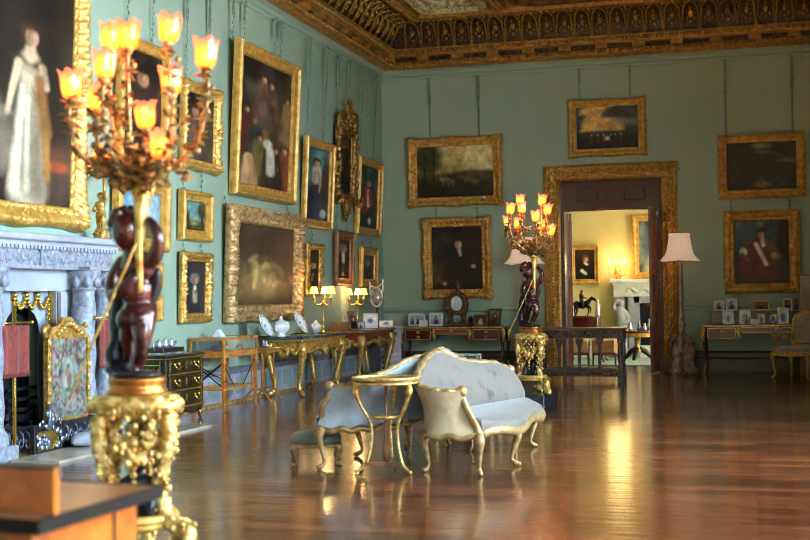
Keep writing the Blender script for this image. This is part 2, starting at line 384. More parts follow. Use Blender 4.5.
# ---- doorway: carved gilt architrave, mahogany overdoor and two leaves
DCX=(DX0+DX1)/2
def door_frame():
    prof=[(0,0),(0,.07),(.03,.10),(.05,.075),(.08,.07),(.10,.11),(.15,.135),(.20,.11),(.22,.07),(.25,.065),(.28,.09),(.30,.04),(.31,.0)]
    prof=[(p*.9,d) for p,d in prof]
    x0,x1,z=DX0-.28,DX1+.28,DZ+.245
    mb=MB(); P=[]
    n=60
    def ringpt(base,dirp,orn):
        return [(base[0]+dirp[0]*p,YB-(d+(.012*math.sin(orn+p*60) if .04<p<.27 else 0)),base[1]+dirp[1]*p) for p,d in prof]
    for i in range(n+1): P.append(ringpt((x0,(z)*i/n),(1,-1*(1 if i==n else 0)) if i==n else (1,0),i*2.1))
    m2=40
    for i in range(1,m2): P.append(ringpt((x0+(x1-x0)*i/m2,z),(0,-1),i*2.1))
    for i in range(n,-1,-1): P.append(ringpt((x1,z*i/n),(-1,-1 if i==n else 0),i*2.1))
    # bring the lintel samples inside the mitres
    mb.grid(P,smooth=False)
    for i in range(56):
        zz=.06+i*.058
        for x in (x0+.15,x1-.15): mb.ball((x,YB-.13,zz),.03,6,4,sz=1.2)
        for x in (x0+.045,x1-.045): mb.ball((x,YB-.1,zz),.014,5,4)
    for i in range(34):
        xx=x0+.2+i*.058*1.08
        mb.ball((xx,YB-.13,z-.15),.03,6,4,sx=1.2); mb.ball((xx,YB-.1,z-.045),.014,5,4)
    return struct(mb.build('door_1',mat('carved_door_gilding','ecbe66',.38,.3,'b07c34',22,.4,60,lo=.3,hi=.66)))
door_frame()
mb=MB()   # jamb linings and overdoor
mb.box((DX0+.03,YB+.25,DZ/2),(.06,.5,DZ)); mb.box((DX1-.03,YB+.25,DZ/2),(.06,.5,DZ)); mb.box((DCX,YB+.25,DZ-.02),(DX1-DX0,.5,.04))
mb.box((DCX,YB+.2,(2.74+DZ)/2),(DX1-DX0-.12,.05,DZ-2.74)); mb.box((DCX,YB+.17,2.75),(DX1-DX0-.12,.1,.05)); mb.box((DCX,YB+.16,3.0),(.07,.03,.48))
for s in (-1,1):
    cx=DCX+s*.4
    for dx in (-.27,.27): mb.box((cx+dx,YB+.165,3.0),(.035,.025,.36))
    for dz in (-.17,.17): mb.box((cx,YB+.165,3.0+dz),(.56,.025,.035))
    mb.rbox((cx,YB+.165,3.0),(.36,.03,.22),.02)
struct(mb.build('trim_14',MAHOG))
def leaf(name,hx,hy,ang,side):
    w=.78; mb=MB(); mb.box((side*w/2,0,1.36),(w,.045,2.7))
    for z,h in ((.45,.6),(1.25,.7),(2.15,.85)):
        for f in (-1,1):
            for dx in (-.24,.24): mb.box((side*w/2+dx,f*.026,z),(.03,.014,h))
            for dz in (-h/2,h/2): mb.box((side*w/2,f*.026,z+dz),(.5,.014,.03))
            mb.box((side*w/2,f*.026,z),(.36,.012,h-.16))
    o=struct(mb.build(name,MAHOG2,None,(hx,hy,0.005),ang))
    mb=MB()
    for f in (-1,1): mb.lathe([(.028,0),(.03,.01),(.012,.015),(.012,.05),(.03,.06),(.032,.075),(.02,.09)],10,(side*(w-.07),f*.022,1.1),M=Matrix.Rotation(f*PI/2*-1*-1,3,'X') if f<0 else Matrix.Rotation(-PI/2,3,'X'))
    mb.build('door_knob',BRASS,o)
leaf('door_2',DX0+.085,YB+.53,math.radians(99),1)
leaf('door_3',DX1-.065,YB-.02,math.radians(86),-1)
# ---- the room beyond
FY=26.0
quadbox('floor_beyond',-7.5,2.3,YB+1.6,FY+.3,-.2,0,FLOORM)
quadbox('wall_beyond',-7.5,2.3,FY,FY+.3,0,4.6,CREAM)
quadbox('wall_beyond_left',-7.8,-7.5,YB+.5,FY+.3,0,4.6,CREAM)
mb=MB(); mb.box((2.45,24.9,2.3),(.3,2.8,4.6)); mb.box((2.45,21.9,2.3),(.3,.2,4.6)); mb.box((2.45,22.75,.3),(.3,1.5,.6)); mb.box((2.45,22.75,4.1),(.3,1.5,1.0)); struct(mb.build('wall_beyond_right',CREAM))
quadbox('ceiling_beyond',-7.8,2.6,YB+.5,FY+.3,4.6,4.9,WHITEP)
mb=MB(); mb.box((-2.6,24.2,.006),(9.4,2.6,.012)); tag(mb.build('carpet',mat('teal_carpet','6f9c88',.9,0,'5f8d7c',60,.3,200,sheen=.3)),'pale teal carpet on the floor of the yellow room beyond the door','carpet')
mb=MB(); mb.box((-2.6,FY-.02,.12),(9.8,.04,.24)); struct(mb.build('baseboard_beyond',WHITEP))
# ================================================================ PICTURES
def canvas_material():
    m=bpy.data.materials.new('oil_paint'); m.use_nodes=True; nt=m.node_tree; b=nt.nodes['Principled BSDF']
    a=nt.nodes.new('ShaderNodeVertexColor'); a.layer_name='paint'
    tc=nt.nodes.new('ShaderNodeTexCoord'); n=nt.nodes.new('ShaderNodeTexNoise'); n.inputs['Scale'].default_value=26; n.inputs['Detail'].default_value=5; nt.links.new(tc.outputs['Object'],n.inputs['Vector'])
    r=nt.nodes.new('ShaderNodeValToRGB'); r.color_ramp.elements[0].color=(.72,.7,.68,1); r.color_ramp.elements[0].position=.3; r.color_ramp.elements[1].color=(1,1,1,1); r.color_ramp.elements[1].position=.6; nt.links.new(n.outputs['Fac'],r.inputs['Fac'])
    mx=nt.nodes.new('ShaderNodeMix'); mx.data_type='RGBA'; mx.blend_type='MULTIPLY'; mx.inputs['Factor'].default_value=.7
    nt.links.new(a.outputs['Color'],mx.inputs['A']); nt.links.new(r.outputs['Color'],mx.inputs['B']); nt.links.new(mx.outputs['Result'],b.inputs['Base Color'])
    b.inputs['Roughness'].default_value=.42; b.inputs['Specular IOR Level'].default_value=.3
    bp=nt.nodes.new('ShaderNodeBump'); bp.inputs['Strength'].default_value=.15; bp.inputs['Distance'].default_value=.004; nt.links.new(n.outputs['Fac'],bp.inputs['Height']); nt.links.new(bp.outputs['Normal'],b.inputs['Normal'])
    return m
PAINT=canvas_material()
def vnoise(U,V,s,seed=0):
    r=np.random.RandomState(seed); g=r.rand(34,34); x=U*s; y=V*s; out=np.zeros_like(U)
    amp=1;tot=0
    for o in range(3):
        xi=np.floor(x).astype(int);yi=np.floor(y).astype(int);fx=x-xi;fy=y-yi;fx=fx*fx*(3-2*fx);fy=fy*fy*(3-2*fy)
        a=g[xi%33,yi%33];b=g[(xi+1)%33,yi%33];c=g[xi%33,(yi+1)%33];d=g[(xi+1)%33,(yi+1)%33]
        out+=amp*((a*(1-fx)+b*fx)*(1-fy)+(c*(1-fx)+d*fx)*fy); tot+=amp; amp*=.5; x=x*2+5.3;y=y*2+1.7
    return out/tot
class Paint:
    def __init__(s,w,h,res=72,seed=1):
        s.nx=max(8,int(res*w/max(w,h)));s.ny=max(8,int(res*h/max(w,h))); u=np.linspace(0,1,s.nx+1);v=np.linspace(0,1,s.ny+1)
        s.U,s.V=np.meshgrid(u,v); s.C=np.zeros(s.U.shape+(3,)); s.w,s.h=w,h; s.seed=seed; s.asp=w/h
    def mix(s,m,c): c=np.array(lin(c)); m=np.clip(m,0,1)[...,None]; s.C=s.C*(1-m)+c*m; return s
    def grad(s,*stops):   # (v,colour) from bottom up
        vs=[a for a,_ in stops]; cs=np.array([lin(c) for _,c in stops])
        for k in range(3): s.C[...,k]=np.interp(s.V,vs,cs[:,k])
        return s
    def noise(s,sc_,c,a=.5,lo=.45,hi=.7,region=None,sx=1):
        s.seed+=1; n=vnoise(s.U*sx,s.V,sc_,s.seed); m=np.clip((n-lo)/(hi-lo),0,1)*a
        if region: u0,v0,u1,v1=region; m=m*np.clip((s.U-u0)/.06,0,1)*np.clip((u1-s.U)/.06,0,1)*np.clip((s.V-v0)/.06,0,1)*np.clip((v1-s.V)/.06,0,1)
        return s.mix(m,c)
    def ell(s,x,y,rx,ry,c,soft=.25,rot=0,a=1):
        ca,sa=math.cos(rot),math.sin(rot); dx=s.U-x;dy=s.V-y; X=(dx*ca+dy*sa)/rx;Y=(-dx*sa+dy*ca)/ry
        d=np.sqrt(X*X+Y*Y); return s.mix(np.clip((1-d)/soft+.5,0,1)*a,c)
    def cap(s,x0,y0,x1,y1,r0,r1,c,soft=.3,a=1):
        soft=soft*1.7
        k=s.asp; ax=(s.U-x0)*k; ay=s.V-y0; bx=(x1-x0)*k; by=y1-y0; t=np.clip((ax*bx+ay*by)/(bx*bx+by*by+1e-9),0,1)
        d=np.sqrt((ax-bx*t)**2+(ay-by*t)**2); r=r0+(r1-r0)*t; return s.mix(np.clip((1-d/r)/soft+.5,0,1)*a,c)
    def head(s,x,y,r,skin='a87c5e',hair='3a2418',look=.2):
        k=1/s.asp
        s.ell(x-.12*r*k,y+.2*r,r*1.12*k,r*1.22,hair); s.ell(x-.3*r*k,y-.3*r,r*.7*k,r*.8,hair,.5); s.ell(x+look*r*k*.3,y-.2*r,r*.68*k,r*.9,skin); s.ell(x-.35*r*k,y-.2*r,r*.4*k,r*.8,'6a4634',.8,a=.6); s.ell(x+look*r*k*.3+.2*r*k,y-.15*r,r*.36*k,r*.5,'c99c7a',.6,a=.5); s.ell(x+look*r*k*.3,y+.62*r,r*.6*k,r*.3,hair,.5,a=.8)
        for d in(-.28,.28): s.ell(x+(look*.8+d)*r*k,y+.08*r,r*.1*k,r*.07,'2c1a14',.5)
        s.ell(x+look*r*k*.9,y-.5*r,r*.2*k,r*.07,'8c3c30',.5); s.ell(x+look*r*k*.95,y-.15*r,r*.09*k,r*.2,'b98462',.5)
        return s
    def finish(s):
        C=s.C
        for _ in range(1):
            P=np.pad(C,((1,1),(1,1),(0,0)),'edge'); C=(P[1:-1,1:-1]*2+P[:-2,1:-1]+P[2:,1:-1]+P[1:-1,:-2]+P[1:-1,2:])/6
        n=vnoise(s.U*s.w/s.h,s.V,7,s.seed+50)*.6+vnoise(s.U*s.w/s.h,s.V,17,s.seed+51)*.4
        s.C=C*np.clip(.35+1.6*n,.5,1.5)[...,None]
    def build(s,parent,y=0,glaze=True):
        if glaze: s.finish()
        nx,ny=s.nx,s.ny; X=(s.U-.5)*s.w; Z=(s.V-.5)*s.h
        vs=np.stack([X,np.zeros_like(X),Z],-1).reshape(-1,3); n=len(vs)
        i,j=np.meshgrid(np.arange(ny),np.arange(nx),indexing='ij'); a=(i*(nx+1)+j).ravel(); fs=np.stack([a,a+1,a+nx+2,a+nx+1],-1)
        # give the canvas a stretcher's thickness
        extra=[(-s.w/2,.02,-s.h/2),(s.w/2,.02,-s.h/2),(s.w/2,.02,s.h/2),(-s.w/2,.02,s.h/2)]
        me=bpy.data.meshes.new('canvas'); me.from_pydata([tuple(v) for v in vs]+extra,[],[tuple(f) for f in fs]+[(n+3,n+2,n+1,n),(0,n,n+1,nx),(nx,n+1,n+2,n-1),(n-1,n+2,n+3,n-nx-1),(n-nx-1,n+3,n,0)])
        at_=me.color_attributes.new('paint','FLOAT_COLOR','POINT'); cc=np.ones((n+4,4),np.float32); cc[:n,:3]=s.C.reshape(-1,3); cc[n:,:3]=.05
        at_.data.foreach_set('color',cc.ravel()); me.materials.append(PAINT); me.update()
        o=bpy.data.objects.new('canvas',me); COL.objects.link(o); o.parent=parent; o.location=(0,y,0); return o
def frame_mesh(w,h,fw,dep,style,seed=0):
    """carved picture frame, front towards -y, centred on the origin, back on y=0"""
    PR={'plain':[(0,0),(0,.55),(.06,.8),(.16,1),(.3,1),(.42,.72),(.6,.6),(.78,.55),(.86,.66),(.93,.62),(1,.35)],
        'swept':[(0,0),(0,.35),(.07,.62),(.2,.95),(.34,1),(.5,.8),(.64,.52),(.76,.42),(.86,.5),(.93,.5),(1,.28)],
        'carved':[(0,0),(0,.5),(.08,.75),(.15,.7),(.25,.9),(.4,1),(.55,.9),(.66,.68),(.74,.62),(.84,.7),(.92,.6),(1,.32)]}[style if style in('plain','swept') else 'carved']
    step=.022; rnd=np.random.RandomState(seed); ph=rnd.rand(6)*6
    corners=[(-w/2,-h/2),(w/2,-h/2),(w/2,h/2),(-w/2,h/2)]; inn=[(-w/2+fw,-h/2+fw),(w/2-fw,-h/2+fw),(w/2-fw,h/2-fw),(-w/2+fw,h/2-fw)]; nrm=[(0,-1),(1,0),(0,1),(-1,0)]
    P=[]
    for k in range(4):
        a,b=Vector(corners[k]),Vector(corners[(k+1)%4]); c,d=Vector(inn[k]),Vector(inn[(k+1)%4]); L=(b-a).length; n=max(8,int(L/step))
        for i in range(n):
            t=i/n; o=a.lerp(b,t); q=c.lerp(d,t); row=[]
            e=0; cd=min(t,1-t)*L
            if style=='swept':
                e=fw*(.17*math.exp(-(cd/(fw*1.0))**2)+.13*math.exp(-((t-.5)*L/(fw*1.1))**2)-.06)
            for (pa,pd) in PR:
                pt=o.lerp(q,pa); wgt=max(0,1-pa*1.6)
                x=pt.x+nrm[k][0]*e*wgt; z=pt.y+nrm[k][1]*e*wgt
                dd=pd*dep
                if style!='plain' and .05<pa<.95:
                    s=t*L; amp=(.24 if style=='swept' else .22)*dep
                    co=math.exp(-(cd/(fw*1.1))**2)+.8*math.exp(-((t-.5)*L/(fw*1.2))**2)
                    f=math.sin(s*2*PI/(fw*.62)+ph[0]+6*math.sin(pa*5))*math.cos(pa*15+ph[1])+.7*math.sin(s*2*PI/(fw*.31)+ph[2]-9*pa)
                    dd+=amp*f*(.45+.9*co)+.25*dep*co*math.sin(PI*min(1,pa/.7))*(1 if style=='swept' else .5)
                elif style=='plain' and .78<=pa<=.94: dd+=.04*dep*math.sin(t*L*2*PI/.05)
                row.append((x,-max(.004,dd),z))
            P.append(row)
    mb=MB(); mb.grid(P,closed_u=True,smooth=style!='plain')
    m=len(PR); # back plate ring between outer and inner
    N=len(P); base=len(mb.v); bk=[(P[i][m-1][0],0,P[i][m-1][2]) for i in range(N)]
    mb.v.extend(bk); 
    for i in range(N):
        j=(i+1)%N; mb.f.append((i*m,j*m,base+j,base+i)); mb.sm.append(False); mb.mi.append(0); mb.f.append((i*m+m-1,base+i,base+j,j*m+m-1)); mb.sm.append(False); mb.mi.append(0)
    # leaves / shells at corners and centres
    if style=='swept':
        for cx,cz in corners+[(0,-h/2),(0,h/2),(-w/2,0),(w/2,0)]:
            sx=-1 if cx>0 else (1 if cx<0 else 0); sz=-1 if cz>0 else (1 if cz<0 else 0)
            c=Vector((cx+sx*fw*.35,-dep*.9,cz+sz*fw*.35)); mb.ball(c,fw*.2,8,6,sy=.7)
            for k in range(7):
                a=2*PI*k/7; mb.ball(c+Vector((math.cos(a)*fw*.3,dep*.05,math.sin(a)*fw*.3)),fw*.11,6,4,sy=.8)
    return mb
CHAINM=mat('hanging_chain','86a090',.5,.1,'5c7064',30)
def chain(parent,x,z0,z1,y,rod=.45):
    """rod from the rail, chain of links below"""
    mb=MB(); zr=z1-(z1-z0)*rod
    if rod: mb.box((x,y,(zr+z1)/2),(.042,.02,z1-zr))
    if z1-z0<.05: return None
    n=max(2,int((zr-z0)/.055))
    for i in range(n):
        z=z0+(zr-z0)*(i+.5)/n; r=.014
        mb.tube([(x+math.cos(a)*r*.7,y+(.006 if i%2 else -.006),z+math.sin(a)*.024) for a in [2*PI*k/6 for k in range(6)]],.006,4,closed=True)
    return mb.build('chain',CHAINM,parent)
def picture(px,wall,painter,label,style='plain',fw=.12,dep=.09,m=None,lean=2.0,chains=(.2,.8),name='framed_painting',group=None,seed=1,res=72,cat='painting',chz=None,under=None,wallpos=None):
    x0,y0,x1,y1=px; ax=0 if wall=='L' else 1; val=(wallpos if wallpos is not None else (XL if wall=='L' else YB)); pv=val+(.08 if wall=='L' else -.08)
    xm,ym=(x0+x1)/2,(y0+y1)/2; a=at(x0,ym,ax,pv);b=at(x1,ym,ax,pv);t=at(xm,y0,ax,pv);u=at(xm,y1,ax,pv)
    k_=dep*.75+.012+math.sin(math.radians(lean))*(t.z-u.z)/2; pv=val+(k_ if wall=='L' else -k_)
    a=at(x0,ym,ax,pv);b=at(x1,ym,ax,pv);t=at(xm,y0,ax,pv);u=at(xm,y1,ax,pv)
    w=(b.y-a.y) if wall=='L' else (b.x-a.x); h=t.z-u.z; cz=(t.z+u.z)/2
    if wall=='L': loc=(val,(a.y+b.y)/2,cz); rz=PI/2
    else: loc=((a.x+b.x)/2,val,cz); rz=0
    lr=math.radians(lean); off=.012+math.sin(lr)*h/2
    root=thing(name,label,cat,(loc[0]+(off if wall=='L' else 0),loc[1]-(off if wall!='L' else 0),loc[2]-h/2),0,group)
    root.rotation_euler=(lr,0,rz); root.location.z=cz-h/2
    if wall=='L': root.location.x=XL+.012 if wallpos is None else val+.012
    else: root.location.y=val-.012
    fo=frame_mesh(w,h,fw,dep,style,seed).build('frame',m or GOLD,root); fo.location=(0,0,h/2)
    p=Paint(w-2*fw+.02,h-2*fw+.02,res,seed)
    if wall=='L': p.asp=p.asp*((x1-x0)/(y1-y0))/(w/h)
    painter(p); c=p.build(root,-dep*.22); c.location.z=h/2
    top=at(xm,under,ax,val).z+.0 if under else RAILZ-.12
    for k in chains: chain(root,(k-.5)*w,h-.02,top-(cz-h/2),.0+math.sin(lr)*(h)*.5-.0,0 if under else .45)
    return root
# ---- painters (generic subjects)
def p_lady(p):
    X=lambda x:(x+30)/105; Y=lambda y:(192-y)/257
    p.grad((0,'3a3028'),(.1,'4a3c34'),(.2,'53392f'),(.26,'2e2722'),(1,'1c1816')); p.noise(5,'0f0d0d',.7); p.noise(6,'6a5a4c',.6,region=(0,.15,.5,.6)); p.ell(X(60),Y(152),.12,.02,'b0522a',.8,a=.7)
    p.ell(X(2),Y(135),.13,.13,'6c6256',.3); p.ell(X(3),Y(108),.13,.02,'7d7264',.4); p.noise(6,'141110',.6,region=(.7,0,1.1,1.1))
    def c(x0,y0,x1,y1,r0,r1,col,sf=.4,a=1): p.cap(X(x0),Y(y0),X(x1),Y(y1),r0/257,r1/257,col,sf,a)
    c(31,70,30,182,9,17,'a89c86',.3); c(36,80,42,180,3,8,'7d735f',.8); c(24,80,20,178,2,6,'d2c7b0',.9); c(30,90,30,178,1.5,3,'c6bba4',.9); c(33,100,36,178,1,2.5,'867b67',.9); c(26,110,25,180,1,2,'8f8470',.9)
    c(31,53,31,66,9,8,'c4a88a',.35); c(21,56,42,58,5,5,'4a3a2c',.6); c(22,60,40,66,4,4,'9a8f7c',.6)
    c(20,58,15,82,3.6,3,'d2b596',.4); c(15,82,10,108,3,2.2,'d2b596',.4); c(43,58,48,76,4,3,'bb9c7d',.4); c(48,76,38,80,2.6,2.2,'c9aa8a',.4)
    c(40,70,48,120,5,6,'7d5630',.5); c(48,120,50,165,4,3,'8a6236',.6)
    c(31,36,31,50,4,6,'d2b394',.4); p.head(X(32),Y(29),9.5/257,'c9a283','3c2820',.1)
def p_dark(p): p.grad((0,'1f1613'),(1,'16110f')); p.noise(5,'3c2a20',.6); p.cap(.5,.65,.5,.1,.14,.22,'2f2320',.5); p.head(.5,.76,.08,'a47c5c','1d1410')
def p_dark2(p): p.grad((0,'211a18'),(1,'171412')); p.noise(5,'43362c',.5); p.cap(.35,.6,.35,.05,.1,.16,'5a4d47',.5); p.cap(.68,.55,.7,.05,.1,.14,'463a36',.5); p.head(.35,.74,.075,'b08a6c'); p.head(.68,.68,.07,'a88064')
def p_blue(p): p.grad((0,'3b3a2c'),(.22,'5a5a42'),(.3,'8fa6ae'),(.6,'6f93ad'),(1,'587f9d')); p.noise(4,'c2cdd0',.6,region=(0,.35,1,1)); p.noise(9,'2d3322',.8,region=(0,-.1,1,.3))
def p_small_land(p): p.grad((0,'2c2a1a'),(.3,'4c4c2a'),(.4,'6f8f88'),(1,'4f8088')); p.noise(4,'9fb5aa',.5,region=(0,.4,1,1)); p.ell(.85,.7,.22,.3,'26301f',.6); p.cap(.88,.6,.86,.15,.03,.04,'201a12'); p.ell(.12,.4,.16,.3,'23291c',.6); p.noise(10,'17180f',.8,region=(0,-.1,1,.35)); p.ell(.5,.25,.18,.05,'8a8347',.8)
def p_navy(p):
    p.grad((0,'1a1b26'),(1,'20212f')); p.cap(.5,.48,.5,.05,.19,.3,'1b1c2a',.4); p.cap(.5,.5,.53,.25,.04,.05,'756c54',.6); p.noise(12,'b3a684',.8,region=(.4,.2,.65,.5)); p.ell(.52,.5,.06,.05,'d6d0c4',.4); p.head(.52,.66,.085,'a87e62','6f6a64',.2)
def p_crowd(p):
    p.grad((0,'1b1413'),(.5,'241a17'),(1,'120f10')); p.noise(4,'39312c',.7); p.noise(5,'6f695c',.5,region=(.05,.5,.45,.85),lo=.4)
    r=np.random.RandomState(3)
    for x,y,s,c in ((.15,.55,.05,'5a1f1e'),(.3,.48,.05,'2d3328'),(.46,.5,.055,'24364a'),(.58,.52,.05,'7a5f2a'),(.7,.5,.05,'2c2722'),(.82,.55,.05,'463025'),(.4,.35,.05,'6a5c36'),(.9,.3,.06,'8b2a20'),(.72,.28,.05,'1d1d20'),(.2,.2,.045,'b98f6c'),(.92,.72,.04,'7a5a44'),(.45,.83,.05,'6a4c3a'),(.6,.8,.05,'4f3a30'),(.55,.25,.04,'33291c')):
        p.cap(x,y,x+.02,y-.26,s*.8,s*1.7,c,.4); p.ell(x+.05,y-.1,.018,.02,'8a644a',.8); p.noise(9,'120d0c',.55,region=(x-.1,y-.3,x+.1,y)); p.head(x,y+.045,s*.55,'a87c5e','2a1a14')
    p.cap(.56,.36,.62,.3,.035,.02,'d2ccbc',.4); p.cap(.62,.3,.63,.14,.03,.035,'bdb6a4',.4); p.ell(.46,.62,.07,.06,'aa8888',.9,a=.35)
    p.cap(.2,.22,.19,.08,.03,.02,'c49a76',.3); p.cap(.22,.22,.26,.1,.028,.018,'b98f6c',.3)
def p_animal(p):
    p.grad((0,'2a2114'),(.25,'4d3f26'),(.4,'43352a'),(1,'2f2420')); p.noise(4,'4f3d32',.7); p.noise(8,'6a5c34',.7,region=(0,.05,1,.35)); p.ell(.75,.33,.22,.08,'b06a30',.9,a=.6); p.ell(.9,.7,.25,.3,'5a4234',.9,a=.6)
    B='9a8354';H='bda268'
    p.cap(.36,.47,.62,.4,.10,.11,B,.6); p.ell(.42,.53,.15,.08,H,.9,a=.8); p.cap(.34,.5,.2,.38,.07,.05,B,.6); p.ell(.17,.33,.055,.05,'6f5f3e',.6); p.cap(.36,.42,.33,.22,.03,.018,H,.6); p.cap(.62,.4,.66,.24,.03,.016,B,.6); p.cap(.66,.44,.8,.3,.045,.02,'66562f',.7); p.ell(.1,.36,.08,.1,'54462b',.8); p.cap(.46,.46,.5,.3,.024,.016,H,.6); p.ell(.52,.4,.1,.06,'5f5033',.9,a=.8); p.noise(9,'2a2016',.8,region=(0,0,1,.7))
def p_ladyteal(p):
    p.grad((0,'1d2a2c'),(.3,'274048'),(.6,'2f6f78'),(1,'1e4a54')); p.noise(4,'7fb9b4',.6,region=(0,.45,1,1),lo=.5); p.ell(.85,.5,.18,.4,'2c261f',.6); p.noise(8,'16211d',.6,region=(0,-.1,1,.5))
    p.cap(.45,.55,.4,.05,.05,.2,'26293c',.3); p.cap(.5,.4,.62,.06,.04,.08,'3a3d52',.5); p.ell(.78,.1,.14,.06,'c9c6c4',.6); p.cap(.45,.7,.45,.55,.06,.05,'b9b3a6',.35); p.cap(.54,.66,.62,.5,.016,.014,'a8846a',.4); p.cap(.62,.5,.58,.4,.013,.012,'a8846a',.4); p.cap(.37,.66,.35,.5,.016,.013,'a8846a',.4); p.head(.46,.79,.055,'d4a988','33251c')
def p_officer(p):
    p.grad((0,'14191b'),(.35,'22363c'),(.7,'27525c'),(1,'15282e')); p.noise(4,'5b8f96',.5,region=(0,.4,1,1),lo=.5); p.noise(7,'0f1512',.7)
    p.cap(.42,.34,.38,.04,.05,.04,'16161c',.3); p.cap(.55,.34,.6,.04,.05,.04,'191a22',.3); p.cap(.5,.62,.48,.34,.1,.1,'2a2224',.3); p.cap(.38,.62,.6,.38,.03,.03,'b3321f',.4); p.cap(.32,.45,.3,.3,.05,.06,'a52f22',.5); p.cap(.52,.6,.52,.36,.02,.02,'d8d0bc',.5); p.cap(.58,.58,.68,.42,.03,.025,'8f2c22',.4); p.ell(.6,.12,.08,.05,'c8c4b8',.7); p.head(.5,.73,.055,'c49a78','4a3a30')
def p_mirror(p): p.grad((0,'1a1210'),(1,'231814')); p.noise(4,'3f2c22',.7); p.cap(.45,.9,.5,.4,.04,.06,'54402f',.6); p.ell(.42,.75,.1,.04,'8a6a3c',.7)
def p_smallfig(p): p.grad((0,'1d1711'),(1,'2a2018')); p.noise(5,'3e3324',.6); p.cap(.5,.5,.48,.05,.12,.22,'17130f',.4); p.cap(.5,.4,.4,.25,.03,.03,'8a7248',.4); p.head(.5,.62,.09,'b48c68')
def p_gent(p): p.grad((0,'1a1512'),(1,'2a1f19')); p.noise(5,'3a2c22',.5); p.cap(.5,.55,.48,.05,.2,.32,'17141a',.35); p.cap(.5,.62,.53,.42,.035,.035,'b8b2a6',.4); p.ell(.5,.1,.1,.05,'b08a68',.5); p.head(.5,.75,.095,'b08264','6f6860')
def p_smallport(p): p.grad((0,'2b241b'),(1,'4a4436')); p.noise(5,'5e6354',.5); p.cap(.5,.5,.5,.02,.2,.3,'3a2c28',.4); p.ell(.5,.52,.07,.06,'9c9280',.5); p.head(.5,.68,.11,'c49a78','6d5c4a')
def p_cattle(p):
    p.grad((0,'1c1a10'),(.3,'2c2816'),(.42,'514a26'),(.5,'a89656'),(.75,'d2b972'),(1,'c4ae70')); p.noise(4,'f0dca4',.8,region=(.2,.45,1.1,1.1),lo=.4,hi=.6); p.ell(.15,.75,.2,.35,'33321a',.7); p.noise(9,'4a4a22',.8,region=(-.1,.5,.35,1.1)); p.cap(.12,.85,.1,.2,.014,.025,'20180e'); p.cap(.24,.95,.22,.3,.012,.02,'20180e'); p.ell(.75,.42,.4,.1,'3f4226',.6); p.noise(9,'14130b',.7,region=(-.1,-.1,1.1,.4))
    for x,y,c in ((.38,.34,'8f7a52'),(.48,.38,'3a2416'),(.58,.32,'2a1c14'),(.66,.36,'6a4a2c'),(.45,.3,'6a5838'),(.77,.3,'5d4e34')):
        p.ell(x,y,.055,.045,c,.3); p.cap(x-.03,y-.02,x-.03,y-.1,.01,.008,c); p.cap(x+.03,y-.02,x+.03,y-.1,.01,.008,c); p.ell(x-.06,y+.02,.022,.025,c,.3)
    p.cap(.7,.5,.71,.36,.03,.04,'6b3a22',.4); p.ell(.7,.53,.02,.03,'b38a66',.4)
def p_man(p):
    p.grad((0,'1c1412'),(.35,'2c2119'),(1,'181413')); p.ell(.15,.25,.2,.15,'6a4c26',.9,a=.7); p.ell(.2,.75,.18,.14,'33362c',.8); p.noise(5,'3a2018',.6,region=(.55,.3,1.1,1.1)); p.noise(6,'0f0c0b',.6)
    p.cap(.54,.56,.5,.02,.16,.28,'181314',.35); p.cap(.4,.55,.28,.2,.07,.07,'1b1617',.4); p.cap(.68,.5,.8,.38,.06,.05,'1e1718',.4); p.cap(.55,.63,.57,.55,.028,.022,'b0aaa0',.35); p.ell(.82,.37,.045,.03,'c79a7a',.4); p.ell(.25,.1,.04,.03,'a88062',.5); p.head(.53,.73,.078,'c79876','1d1512',.1)
def p_storm(p):
    p.grad((0,'15120f'),(.25,'221d16'),(.4,'3c3a36'),(.7,'4c4f50'),(1,'3a3c3e')); p.noise(3.5,'dcb468',1,region=(.02,.4,.8,1.05),lo=.42,hi=.62); p.noise(4,'23252a',.7,region=(.5,.4,1.1,1.1)); p.ell(.78,.62,.22,.08,'8b8a86',.9,a=.6); p.noise(10,'0d0b0a',.9,region=(-.1,-.1,1.1,.35)); p.ell(.5,.25,.05,.05,'c4b49a',.5)
    for x in(.25,.35,.44,.56,.63,.72): p.cap(x,.28,x,.18,.03,.04,'5a2d20' if x<.5 else '2c2a24',.5); p.ell(x,.33,.014,.022,'b48a68',.5)
def p_darkland(p):
    p.grad((0,'16120e'),(.4,'1a1613'),(1,'2b2722')); p.noise(4,'0c0a0a',.8); p.ell(.5,.92,.12,.06,'8f8650',.8,a=.8); p.ell(.52,.8,.1,.03,'7c7440',.9,a=.6); p.cap(.55,.85,.95,.58,.03,.02,'4c463a',.9,a=.8); p.ell(.85,.6,.14,.03,'6a6148',.9,a=.7); p.noise(6,'463a2c',.7,region=(.3,0,.9,.35)); p.ell(.5,.12,.12,.06,'6c5c3a',.7); p.cap(.5,.25,.48,.12,.02,.03,'55482f',.5)
